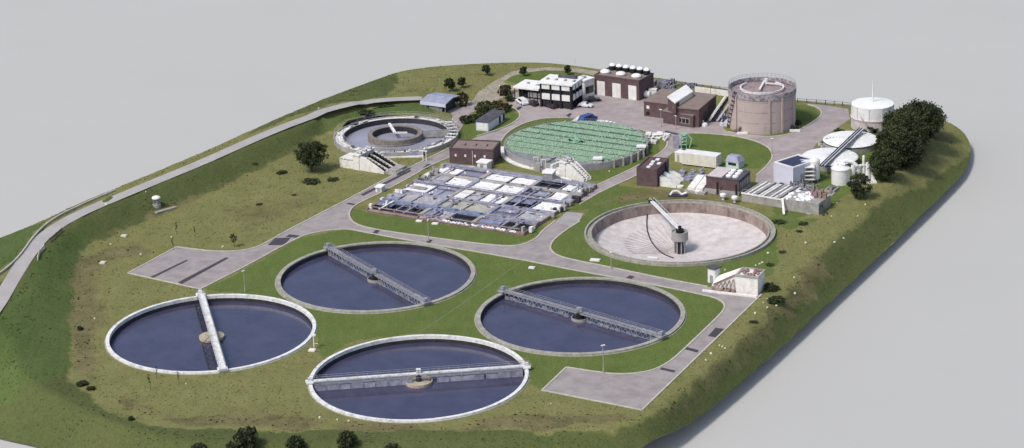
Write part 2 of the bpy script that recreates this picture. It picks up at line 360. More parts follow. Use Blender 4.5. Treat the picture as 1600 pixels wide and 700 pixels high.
# fill outside by spreading, then soften the break lines
for _ in range(60):
    nanm = np.isnan(GZ)
    if not nanm.any(): break
    acc = np.zeros_like(GZ); cnt = np.zeros_like(GZ)
    for dx, dy in ((1,0),(-1,0),(0,1),(0,-1)):
        sh = np.roll(np.roll(GZ, dx, 0), dy, 1); g = ~np.isnan(sh); acc[g] += sh[g]; cnt[g] += 1
    fill = nanm & (cnt > 0); GZ[fill] = acc[fill]/cnt[fill]
GZ = np.nan_to_num(GZ, nan=-6.0)
for _ in range(3):
    GZ = (GZ*4+np.roll(GZ,1,0)+np.roll(GZ,-1,0)+np.roll(GZ,1,1)+np.roll(GZ,-1,1))/8
def tz_at(x, y):
    fx = (x-X0)/GS; fy = (y-Y0)/GS; i = int(fx); j = int(fy); i = max(0, min(len(gx)-2, i)); j = max(0, min(len(gy)-2, j)); fx -= i; fy -= j
    return float(GZ[i,j]*(1-fx)*(1-fy)+GZ[i+1,j]*fx*(1-fy)+GZ[i,j+1]*(1-fx)*fy+GZ[i+1,j+1]*fx*fy)
def G(px, py):
    """ground point seen at survey px,py, following the terrain"""
    z = 0.0
    for _ in range(12):
        p = P(px, py, z); z = 0.5*z+0.5*tz_at(p.x, p.y)
    p = P(px, py, z); return Vector((p.x, p.y, tz_at(p.x, p.y)))

def ell(x0, x1, y0, y1):   # centre of a circle seen as this ellipse on the level
    pass
TANK = {}
def fitc(x0, x1, y0, y1, z):
    """circle on level z whose outline spans these survey limits"""
    c = P((x0+x1)/2, (y0+y1)/2, z); r = 24.0
    for _ in range(25):
        qs = [proj(Vector((c.x+r*math.cos(t), c.y+r*math.sin(t), z))) for t in [i*math.pi/36 for i in range(72)]]
        a0 = min(q[0] for q in qs); a1 = max(q[0] for q in qs); b0 = min(q[1] for q in qs); b1 = max(q[1] for q in qs)
        r *= (x1-x0)/(a1-a0)
        t1 = P((x0+x1)/2, (y0+y1)/2, z); t2 = P((a0+a1)/2, (b0+b1)/2, z); c = c+(t1-t2)
    return c, r
def proj(p):
    d = Vector(p)-Vector((0, 0, CAM_H)); zz = d.dot(FW)
    return (800+F_PX*d.dot(RT)/zz, 350-F_PX*d.dot(UP)/zz)
for k, e in dict(A=(165,494,458,583), B=(431,743,377,487), C=(743,1071,434,552), D=(482,826,521,659)).items():
    TANK[k] = fitc(*e, 0.45)
TANK['E'] = fitc(913, 1212, 312, 412, 0.7)
HOLES = [(c.x, c.y, r-0.35) for c, r in TANK.values()]
c6, r6 = fitc(521, 716, 180, 240, 1.35); HOLES.append((c6.x, c6.y, r6-.1))

# regions of different ground cover; DARK also carries shade on the right slope
def pip(xs, ys, poly):
    ins = np.zeros(xs.shape, bool); n = len(poly)
    for i in range(n):
        x1, y1 = poly[i]; x2, y2 = poly[(i+1) % n]
        if y1 == y2: continue
        c = ((ys < y1) != (ys < y2)) & (xs < (x2-x1)*(ys-y1)/(y2-y1)+x1); ins ^= c
    return ins
LAWNS = [[(320,452),(395,414),(470,371),(545,358),(590,366),(680,382),(800,402),(900,422),(1000,440),(1105,461),(1133,478),(1120,495),(1060,555),(1010,582),(960,587),(885,575),(847,610),(826,600),(826,560),(740,528),(640,522),(560,530),(500,560),(495,530),(480,480),(400,462)],
 [(548,325),(546,340),(570,355),(700,375),(800,384),(840,371),(850,350),(800,362),(700,350),(600,336)],
 [(858,385),(870,400),(950,417),(1100,448),(1210,430),(1215,360),(1160,320),(1100,310),(1000,315),(930,320),(905,345),(880,362)],
 [(1062,213),(1080,208),(1140,212),(1185,222),(1206,235),(1203,250),(1185,264),(1120,262),(1060,245)],
 [(1240,163),(1275,168),(1284,182),(1270,196),(1245,208),(1200,215),(1140,210)],
 [(786,190),(850,184),(900,184),(1000,200),(1035,215),(1030,240),(1000,262),(930,285),(900,275),(820,258),(780,255),(780,225)],
 [(786,120),(820,110),(880,107),(930,115),(930,125),(850,130),(800,130)], [(712,205),(742,175),(800,165),(812,184),(790,200),(740,222),(720,222)],
 [(905,300),(960,288),(1040,300),(1000,318),(930,325),(890,330)], [(1205,260),(1310,250),(1330,300),(1290,330),(1180,355),(1210,340)], [(1180,330),(1220,345),(1290,340),(1230,360)],
 [(1370,200),(1340,200),(1330,260),(1375,260)]]
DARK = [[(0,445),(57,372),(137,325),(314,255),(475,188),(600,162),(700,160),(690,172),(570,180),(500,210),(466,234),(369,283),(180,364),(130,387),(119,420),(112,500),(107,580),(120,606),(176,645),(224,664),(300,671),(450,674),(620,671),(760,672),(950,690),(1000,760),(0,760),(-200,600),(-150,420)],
 [(1290,392),(1252,434),(1182,514),(1078,606),(1036,645),(1000,662),(900,690),(1000,720),(1085,680),(1320,490),(1540,280),(1540,215),(1500,250),(1440,290),(1385,312)],  # right slope: darker grass, with its shade from the left sun painted in
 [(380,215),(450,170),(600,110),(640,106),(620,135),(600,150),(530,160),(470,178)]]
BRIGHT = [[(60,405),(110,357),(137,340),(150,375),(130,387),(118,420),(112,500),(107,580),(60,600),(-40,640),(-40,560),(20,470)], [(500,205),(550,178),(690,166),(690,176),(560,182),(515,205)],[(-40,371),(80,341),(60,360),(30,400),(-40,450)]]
DIRT = [[(119,400),(200,385),(250,395),(160,405),(145,440),(140,520),(150,590),(200,640),(300,662),(500,668),(480,655),(300,650),(230,640),(160,600),(128,580),(112,580),(114,480)],
 [(466,230),(369,279),(284,315),(180,360),(140,379),(146,383),(184,365),(284,320),(369,284),(468,235)],
 [(750,655),(830,645),(980,650),(1000,658),(860,668),(700,672)], [(1280,395),(1182,515),(1078,608),(1030,650),(980,668),(1040,664),(1110,610),(1215,515),(1300,420)],
 [(560,660),(600,655),(700,664),(640,672),(500,672)],[(1000,295),(1100,300),(1190,320),(1100,312),(1010,312),(930,318)],[(225,340),(275,315),(330,300),(250,335)]]
BROWNISH = [[(340,330),(450,300),(520,310),(430,350),(350,370)], [(150,430),(165,470),(150,560),(130,560),(130,440)],[(1440,190),(1480,215),(1440,270),(1390,300)],[(300,640),(500,640),(560,665),(300,668)]]
def wpoly(px): return [(p.x, p.y) for p in [G(a, b) for a, b in px]]
GI = 1.25
ii = np.arange(X0, X1, GI); jj = np.arange(Y0, Y1, GI)
xx, yy = np.meshgrid(ii, jj, indexing='ij'); xx = xx.copy(); xx[:, ::2] += GI/2
px_, py_ = xx.ravel(), yy.ravel()
px_ = px_+rng.uniform(-.2, .2, px_.size); py_ = py_+rng.uniform(-.2, .2, py_.size)
opoly = [(p.x, p.y) for p in outline]
ok = pip(px_, py_, opoly)
oa = np.array(opoly)
keep = np.zeros(px_.size, bool); idx = np.where(ok)[0]
for k in idx:
    d = np.abs(oa[:, 0]-px_[k])+np.abs(oa[:, 1]-py_[k])
    keep[k] = d.min() > 1.2
for hx, hy, hr in HOLES: keep &= ((px_-hx)**2+(py_-hy)**2) > (hr+0.5)**2
pts = [Vector((p[0], p[1])) for p in opoly]; edges = [(i, (i+1) % len(pts)) for i in range(len(pts))]
for hx, hy, hr in HOLES:
    k = len(pts); n = 120
    pts += [Vector((hx+hr*math.cos(2*math.pi*i/n), hy+hr*math.sin(2*math.pi*i/n))) for i in range(n)]
    edges += [(k+i, k+(i+1) % n) for i in range(n)]
pts += [Vector((float(a), float(b))) for a, b in zip(px_[keep], py_[keep])]
res = delaunay_2d_cdt(pts, edges, [], 0, 1e-5)
V = np.array([(v.x, v.y) for v in res[0]])
tri = []
for t in res[2]:
    a, b, c = t[0], t[1], t[2]
    tri.append((a, b, c))
tri = np.array(tri); cen = V[tri].mean(1)
good = pip(cen[:, 0], cen[:, 1], opoly)
for hx, hy, hr in HOLES: good &= ((cen[:, 0]-hx)**2+(cen[:, 1]-hy)**2) > (hr*0.9985)**2
tri = tri[good]
a, b, c = V[tri[:, 0]], V[tri[:, 1]], V[tri[:, 2]]
cr = (b[:, 0]-a[:, 0])*(c[:, 1]-a[:, 1])-(b[:, 1]-a[:, 1])*(c[:, 0]-a[:, 0])
tri[cr < 0] = tri[cr < 0][:, ::-1]
Z = np.array([tz_at(x, y) for x, y in V])
def mask(polys, X, Y, soft=3.0):
    m = np.zeros(X.shape)
    for p in polys:
        wp = wpoly(p)
        for ox, oy, wgt in ((0, 0, .4), (1, 0, .15), (-1, 0, .15), (0, 1, .15), (0, -1, .15)):
            m += wgt*pip(X+ox*soft, Y+oy*soft, wp)
    return np.clip(m, 0, 1)
# jitter of the sample place gives ragged borders
def masks(X, Y):
    nx = np.array([noise.noise(Vector((x*.12, y*.12, 3)))*3+noise.noise(Vector((x*.4, y*.4, 9)))*1.5 for x, y in zip(X, Y)])
    ny = np.array([noise.noise(Vector((x*.12, y*.12, 13)))*3+noise.noise(Vector((x*.4, y*.4, 19)))*1.5 for x, y in zip(X, Y)])
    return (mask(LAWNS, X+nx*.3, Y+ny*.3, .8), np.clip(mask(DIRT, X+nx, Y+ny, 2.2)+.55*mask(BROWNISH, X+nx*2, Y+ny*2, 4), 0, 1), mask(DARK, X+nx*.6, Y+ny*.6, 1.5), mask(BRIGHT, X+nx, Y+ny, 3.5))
mk = masks(V[:, 0], V[:, 1])
rough = np.clip(1-mk[0], 0, 1)*(np.abs(Z) > .25)
Z2 = Z+rough*np.array([noise.noise(Vector((x*.3, y*.3, 1)))*.16+noise.noise(Vector((x*.09, y*.09, 5)))*.18 for x, y in V])
vs = [(x, y, z) for (x, y), z in zip(V, Z2)]
me = bpy.data.meshes.new('ground')
me.from_pydata(vs, [], [tuple(int(q) for q in t) for t in tri])
ca = me.color_attributes.new('cover', 'FLOAT_COLOR', 'POINT')
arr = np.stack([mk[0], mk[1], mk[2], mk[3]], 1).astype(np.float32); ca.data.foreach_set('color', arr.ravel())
for p in me.polygons: p.use_smooth = True
ground = bpy.data.objects.new('ground', me); col.objects.link(ground); tag(ground, kind='structure')

def grass_mat():
    m = bpy.data.materials.new('grass_ground'); m.use_nodes = True
    n = m.node_tree.nodes; l = m.node_tree.links; b = n['Principled BSDF']; b.inputs['Roughness'].default_value = 0.95; b.inputs['Specular IOR Level'].default_value = 0.1
    tc = n.new('ShaderNodeTexCoord'); at = n.new('ShaderNodeAttribute'); at.attribute_name = 'cover'
    sp = n.new('ShaderNodeSeparateColor'); l.new(at.outputs['Color'], sp.inputs[0])
    def nz(s, d=6, r=.65, st=None):
        a = n.new('ShaderNodeTexNoise'); a.inputs['Scale'].default_value = s; a.inputs['Detail'].default_value = d; a.inputs['Roughness'].default_value = r
        if st:
            mp = n.new('ShaderNodeMapping'); mp.inputs['Scale'].default_value = st[:3]; mp.inputs['Rotation'].default_value = (0, 0, st[3]); l.new(tc.outputs['Object'], mp.inputs[0]); l.new(mp.outputs[0], a.inputs['Vector'])
        else: l.new(tc.outputs['Object'], a.inputs['Vector'])
        return a.outputs[0]
    def ramp(src, stops):
        r = n.new('ShaderNodeValToRGB'); cr = r.color_ramp
        cr.elements[0].position, cr.elements[0].color = stops[0][0], (*stops[0][1], 1)
        cr.elements[1].position, cr.elements[1].color = stops[-1][0], (*stops[-1][1], 1)
        for p, c in stops[1:-1]: e = cr.elements.new(p); e.color = (*c, 1)
        l.new(src, r.inputs[0]); return r.outputs[0]
    def mix(f, a, b_):
        x = n.new('ShaderNodeMix'); x.data_type = 'RGBA'
        l.new(f, x.inputs['Factor']) if not isinstance(f, float) else setattr(x.inputs['Factor'], 'default_value', f)
        l.new(a, x.inputs['A']); l.new(b_, x.inputs['B']); return x.outputs['Result']
    fine = nz(1.7, 6, .85); mid = nz(0.16, 8, .7); big = nz(0.035, 6, .6); streak = nz(0.5, 5, .7, (1, .18, 1, .55))
    olive = mix(big, ramp(mid, [(.3, (.12, .125, .045)), (.5, (.185, .18, .07)), (.7, (.24, .22, .1))]), ramp(streak, [(.3, (.13, .15, .05)), (.7, (.205, .195, .08))]))
    lawn = mix(big, ramp(mid, [(.3, (.075, .12, .026)), (.7, (.13, .172, .046))]), ramp(streak, [(.3, (.08, .12, .028)), (.7, (.14, .155, .055))]))
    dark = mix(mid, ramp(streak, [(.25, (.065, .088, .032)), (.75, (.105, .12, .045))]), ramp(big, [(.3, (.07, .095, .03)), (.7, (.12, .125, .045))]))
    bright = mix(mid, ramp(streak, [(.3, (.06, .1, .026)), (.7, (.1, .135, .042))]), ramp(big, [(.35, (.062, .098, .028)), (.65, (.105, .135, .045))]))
    dirt = ramp(mid, [(.3, (.085, .08, .04)), (.5, (.15, .135, .062)), (.72, (.2, .17, .09))])
    def sharp(src, amt=0.6):   # break a soft mask with noise
        a = n.new('ShaderNodeMath'); a.operation = 'ADD'; l.new(src, a.inputs[0])
        s_ = n.new('ShaderNodeMath'); s_.operation = 'MULTIPLY_ADD'; l.new(nz(0.5, 6, .75), s_.inputs[0]); s_.inputs[1].default_value = amt; s_.inputs[2].default_value = -amt/2
        l.new(s_.outputs[0], a.inputs[1])
        r = n.new('ShaderNodeMapRange'); r.inputs['From Min'].default_value = .3; r.inputs['From Max'].default_value = .7; l.new(a.outputs[0], r.inputs[0]); return r.outputs[0]
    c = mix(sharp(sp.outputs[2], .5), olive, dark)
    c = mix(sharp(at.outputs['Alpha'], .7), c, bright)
    c = mix(sharp(sp.outputs[0], .3), c, lawn)
    c = mix(sharp(sp.outputs[1], 1.1), c, dirt)
    # grain
    g = n.new('ShaderNodeMapRange'); g.inputs['From Min'].default_value = .25; g.inputs['From Max'].default_value = .75; g.inputs['To Min'].default_value = .58; g.inputs['To Max'].default_value = 1.45; l.new(fine, g.inputs[0])
    vm = n.new('ShaderNodeVectorMath'); vm.operation = 'SCALE'; l.new(c, vm.inputs[0]); l.new(g.outputs[0], vm.inputs['Scale'])
    l.new(vm.outputs[0], b.inputs['Base Color'])
    bp = n.new('ShaderNodeBump'); bp.inputs['Strength'].default_value = 1; bp.inputs['Distance'].default_value = .22; l.new(nz(1.3, 5, .7), bp.inputs['Height']); l.new(bp.outputs[0], b.inputs['Normal'])
    return m
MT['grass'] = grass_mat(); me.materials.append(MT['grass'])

# unseen undercut, added so the site edge casts a shadow; grey ground below
PLANE_Z = -8.6
cx_, cy_ = float(oa[:, 0].mean()), float(oa[:, 1].mean())
sk = MB(); n = len(outline)
zo = [tz_at(p.x, p.y) for p in outline]
top = [(p.x, p.y, z-0.04) for p, z in zip(outline, zo)]
lip = [(p.x, p.y, z-0.08) for p, z in zip(outline, zo)]
low = []
for p in outline:
    d = Vector((cx_-p.x, cy_-p.y, 0)).normalized()
    low.append((p.x+d.x*16, p.y+d.y*16, PLANE_Z-.3))
sk.add(top+lip+low, [(i, n+i, n+(i+1) % n, (i+1) % n) for i in range(n)]+[(n+i, 2*n+i, 2*n+(i+1) % n, n+(i+1) % n) for i in range(n)])
o = sk.build('ground_underside', MT['plane'], smooth=True); tag(o, kind='structure')
pl = MB(); pl.add([(-6000, -3000, PLANE_Z), (6000, -3000, PLANE_Z), (6000, 14000, PLANE_Z), (-6000, 14000, PLANE_Z)], [(0, 1, 2, 3)])
tag(pl.build('ground_plain', MT['plane']), kind='structure')

# ------------------------------------------------------------------ ROADS
ROAD_Z = 0.035
def sheet(name, poly, m, z=ROAD_Z, smooth_n=0):
    if smooth_n: poly = chaikin(poly, smooth_n, True)
    pts = PP(poly, z); tris = tessellate_polygon([pts]); mb = MB()
    fs = []
    for a, b, c in tris:
        if (pts[b]-pts[a]).cross(pts[c]-pts[a]).z < 0: a, c = c, a
        fs.append((a, b, c))
    mb.add(pts, fs); o = mb.build(name, m); tag(o, kind='structure'); return o
sheet('road', [(200,427),(276,386),(300,389),(330,392.5),(358,393),(383,391),(402,386),(420,377),(440,365),(500,334),(560,303),(600,281),(640,262),(660,252),(705,230),(709,242),(690,250),(665,262),(650,272),(600,299),(572,312),(556,320),(548,327),(545,335),(548,344),(545,358),(520,359),(500,362),(485,365),(470,370),(440,385),(390,413),(318,450),(313,452)], MT['road'])
sheet('road', [(548,344),(556,350),(570,355),(600,361),(700,375),(760,382),(790,384.5),(810,383.5),(826,379),(840,371),(848,360),(870,345),(880,338),(906,345),(885,359),(868,372),(860,382),(860,391),(870,399),(890,405),(950,417),(1040,436),(1110,449),(1190,460),(1120,528),(1003,641),(847,610),(885,574),(930,581),(965,585),(1000,583),(1025,577),(1045,566),(1060,554),(1100,516),(1126,491),(1132,482),(1132,475),(1124,468),(1105,462),(1000,441),(900,423),(800,403),(680,383),(590,367),(560,361),(545,358)], MT['road'])
sheet('paved_yard', [(712,228),(745,214),(775,205),(797,196),(809,188),(813,181),(811,175),(803,169),(796,163),(792,155),(797,148),(812,142),(850,146),(905,140),(925,138),(940,132),(1010,140),(1030,152),(1060,160),(1120,168),(1137,180),(1130,200),(1137,206),(1165,211),(1200,214),(1222,212),(1240,208),(1262,196),(1280,184),(1285,176),(1278,168),(1262,163),(1246,161),(1285,164),(1325,170),(1328,186),(1300,205),(1275,225),(1262,245),(1235,262),(1222,275),(1215,297),(1190,290),(1180,284),(1182,274),(1200,258),(1207,246),(1206,238),(1200,230),(1185,222),(1160,215),(1135,211),(1100,208.5),(1078,208),(1068,212),(1066,222),(1064,240),(1052,238),(1040,248),(1025,262),(1005,268),(985,278),(960,289),(935,301),(906,318),(895,311),(925,293),(960,277),(995,260),(1020,246),(1036,236),(1044,226),(1040,216),(1020,208),(990,200),(960,195),(925,190),(905,187),(888,184),(860,184),(838,187),(818,193),(800,202),(789,211),(782,222),(740,238),(716,240)], MT['bay'])
sheet('paved_yard', [(690,178),(700,173),(715,167),(716,159),(735,158),(765,160),(757,170),(738,175),(727,184),(722,198),(716,208),(712,196),(704,186)], MT['bay'], ROAD_Z-.01)
sheet('path', [(736,160),(748,143),(765,131),(785,120),(800,112),(825,107),(860,105),(905,107),(935,112),(930,118),(905,114),(880,110.5),(850,110),(822,113),(800,119),(786,128),(796,133),(830,134),(815,140),(795,141),(790,150),(775,158),(760,161)], MT['gravel'], .03)
# road on the bank, draped on the crest
def drape(name, cl, w, m, lift=.06, raised=None, step=2.0):
    w3 = [G(a, b) for a, b in chaikin(cl, 2)]
    mb = MB(); L = []
    for i, p in enumerate(w3):
        d = (w3[min(i+1, len(w3)-1)]-w3[max(i-1, 0)]); d.z = 0; d.normalize(); nrm = Vector((-d.y, d.x, 0))
        ww = w if not callable(w) else w(i/(len(w3)-1))
        for k in (-.5, 0, .5):
            q = p+nrm*ww*k; L.append(Vector((q.x, q.y, tz_at(q.x, q.y)+lift)))
    for i in range(len(w3)):
        zc = max(L[3*i].z, L[3*i+1].z, L[3*i+2].z)
        for k in range(3): L[3*i+k].z = zc
    fs = []
    for i in range(len(w3)-1):
        for k in (0, 1): fs.append((3*i+k, 3*i+k+1, 3*i+k+4, 3*i+k+3))
    if raised:
        for f in list(fs): pass
    mb.add(L, [tuple(reversed(f)) for f in fs]); o = mb.build(name, m); tag(o, kind='structure'); return o
drape('road', [(-45,530),(-5,480),(17,440),(43,399),(66,371),(94,350),(137,328),(200,302),(257,278),(314,255),(400,216),(475,186),(550,165.5),(600,159),(660,156)], 3.9, MT['dikeroad'], .1)
CORNERS = [(276,386),(313,452),(847,610),(1003,641),(885,574)]
def kerb(px, z=0.0, w=.3, h=.15, name='kerb', m='kerb', world=None, sm=0):
    if px:
        for i in range(1, len(px)-1):
            if px[i] in CORNERS:
                kerb(px[:i+1], z, w, h, name, m, None, sm); return kerb(px[i:], z, w, h, name, m, None, sm)
    if sm and len(px) > 4: px = chaikin(px, sm)
    w3 = world or PP(px, z); mb = MB()
    L = []
    for i, p in enumerate(w3):
        d = (w3[min(i+1, len(w3)-1)]-w3[max(i-1, 0)]); d.z = 0; d.normalize(); nrm = Vector((-d.y, d.x, 0))
        for k, zz in ((-.5, -.1), (-.5, h), (.5, h), (.5, -.1)): q = p+nrm*w*k; L.append((q.x, q.y, p.z+zz))
    fs = []
    for i in range(len(w3)-1):
        for k in range(4): fs.append((4*i+k, 4*i+4+k, 4*i+4+(k+1) % 4, 4*i+(k+1) % 4))
    fs += [(0, 1, 2, 3), tuple(4*(len(w3)-1)+k for k in (3, 2, 1, 0))]
    mb.add(L, fs); o = mb.build(name, MT[m]); tag(o, kind='structure'); return o
KW = .42
for k in [
 [(200,427),(276,386),(300,389),(330,392.5),(358,393),(383,391),(402,386),(420,377),(440,365),(500,334),(560,303),(600,281),(640,262),(660,252),(705,230)],
 [(709,243),(665,262),(650,272),(600,299),(572,312),(556,320),(548,327),(545,335),(548,344),(556,350),(570,355),(600,361),(700,375),(760,382),(790,384.5),(810,383.5),(826,379),(840,371),(848,360),(868,345)],
 [(200,427),(313,452),(390,413),(440,385),(470,370),(485,365),(500,362),(520,359),(545,358),(560,361),(590,367),(680,383),(800,403),(900,423),(1000,441),(1105,462),(1124,468),(1132,475),(1132,482),(1126,491),(1100,516),(1060,554),(1045,566),(1025,577),(1000,583),(965,585),(930,581),(885,574),(847,610),(1003,641),(1120,528),(1190,460)],
 [(906,346),(885,359),(868,372),(860,382),(860,391),(870,399),(890,405),(950,417),(1040,436),(1106,448)],
 [(782,222),(789,211),(800,202),(818,193),(838,187),(860,184),(888,184)], [(745,213),(775,204),(797,195),(809,187),(813,181),(811,175),(803,169),(796,163)],
 [(925,190),(960,195),(990,200),(1020,208),(1040,216),(1044,226),(1036,236),(1020,246),(995,260),(960,277),(925,293)], [(1064,240),(1066,222),(1068,212),(1078,208),(1100,208.5),(1135,211),(1160,215),(1185,222),(1200,230),(1206,238),(1207,246),(1200,258),(1182,274)],
 [(1137,206),(1165,211),(1200,214),(1222,212),(1240,208),(1262,196),(1280,184),(1285,176),(1278,168),(1262,163)], [(906,319),(935,302),(960,290),(985,279),(1005,268)]]:
    kerb(k, w=KW, sm=1 if len(k) > 6 else 0)
# pale edge wall of the bank road
ew = [G(a, b) for a, b in chaikin([(-30,448),(0,430),(29,405),(57,365),(86,342),(137,318),(180,300)], 2)]
for q in ew: q.z += .1
o = kerb(None, world=ew, w=.35, h=.5, name='low_wall'); del o['kind']; tag(o, 'low pale concrete wall curving along the outer edge of the embankment road', 'wall')
# dark strips across the roads
for i, q in enumerate([[(418,383),(430,372),(455,371),(444,383)], [(446,370),(452,366),(468,368),(463,371.5)], [(234,433),(291,406),(294,407),(238,435)], [(278,441),(353,402),(358,403),(284,444)],
   [(580,366),(588,358),(595,359),(587,367)], [(664,380),(670,374),(676,375),(671,381)], [(978,434),(984,430),(992,432),(987,436)], [(1030,577),(1034,574),(1056,579),(1053,582)], [(1067,545),(1072,542),(1092,547),(1090,551)],
   [(1106,525),(1118,512),(1134,514),(1122,528)], [(563,304),(640,265),(643,267),(568,306)], [(660,263),(668,256),(676,257),(668,264)],[(540,318),(545,316.5),(558,319),(554,321)],
   [(802,172),(812,166),(817,167),(808,174)], [(884,181),(890,176.5),(894,178),(889,183)],[(1040,204),(1062,209),(1058,211),(1038,206)]]):
    sheet('road_patch', q, MT['patch'], ROAD_Z+.006)
sheet('concrete_pad', [(888,193),(904,181),(962,191),(946,204)], MT['conc_white'], .05)
sheet('concrete_pad', [(868,346),(885,331),(912,333),(905,346),(893,354)], MT['conc'], .05)

# ------------------------------------------------------------------ SETTLING TANKS
def settling_tank(key, label, white):
    c, r = TANK[key]; c = Vector((c.x, c.y, 0))
    t = thing('settling_tank', label, 'tank', c, 'round settling tanks full of dark water')
    mb = MB(); rw = .8 if white else 1.1
    mb.lathe(c, [(r, -.5), (r, .45), (r-rw, .45), (r-rw, -.35 if white else .12)], 120); mb.build('rim', MT['rimwhite' if white else 'conc_old'], t, smooth=False)
    mb = MB(); mb.lathe(c, [(r-rw+.004, -.35 if white else .12), (r-rw+.004, -2.2)], 120)
    mb.build('inner_wall', MT['algae'], t)
    mb = MB(); mb.drum(c, r-rw+.02, -2.4, -1.25 if white else -.85, 120); mb.build('water', MT['water'], t)
    mb = MB(); mb.ring(c, r+.01, r+.3, -.05, .06, 96); mb.build('path_ring', MT['conc_old'], t)
    return t, c, r
tA, cA, rA = settling_tank('A', 'white rimmed round water tank at the left, crossed by a near upright white bridge', True)
tB, cB, rB = settling_tank('B', 'grey rimmed round water tank beside the junction with a bridge slanting down to the right', False)
tC, cC, rC = settling_tank('C', 'grey rimmed round water tank inside the road bend, nearest the lower right parking pad', False)
tD, cD, rD = settling_tank('D', 'white rimmed round water tank nearest the viewer, crossed by a level white bridge', True)

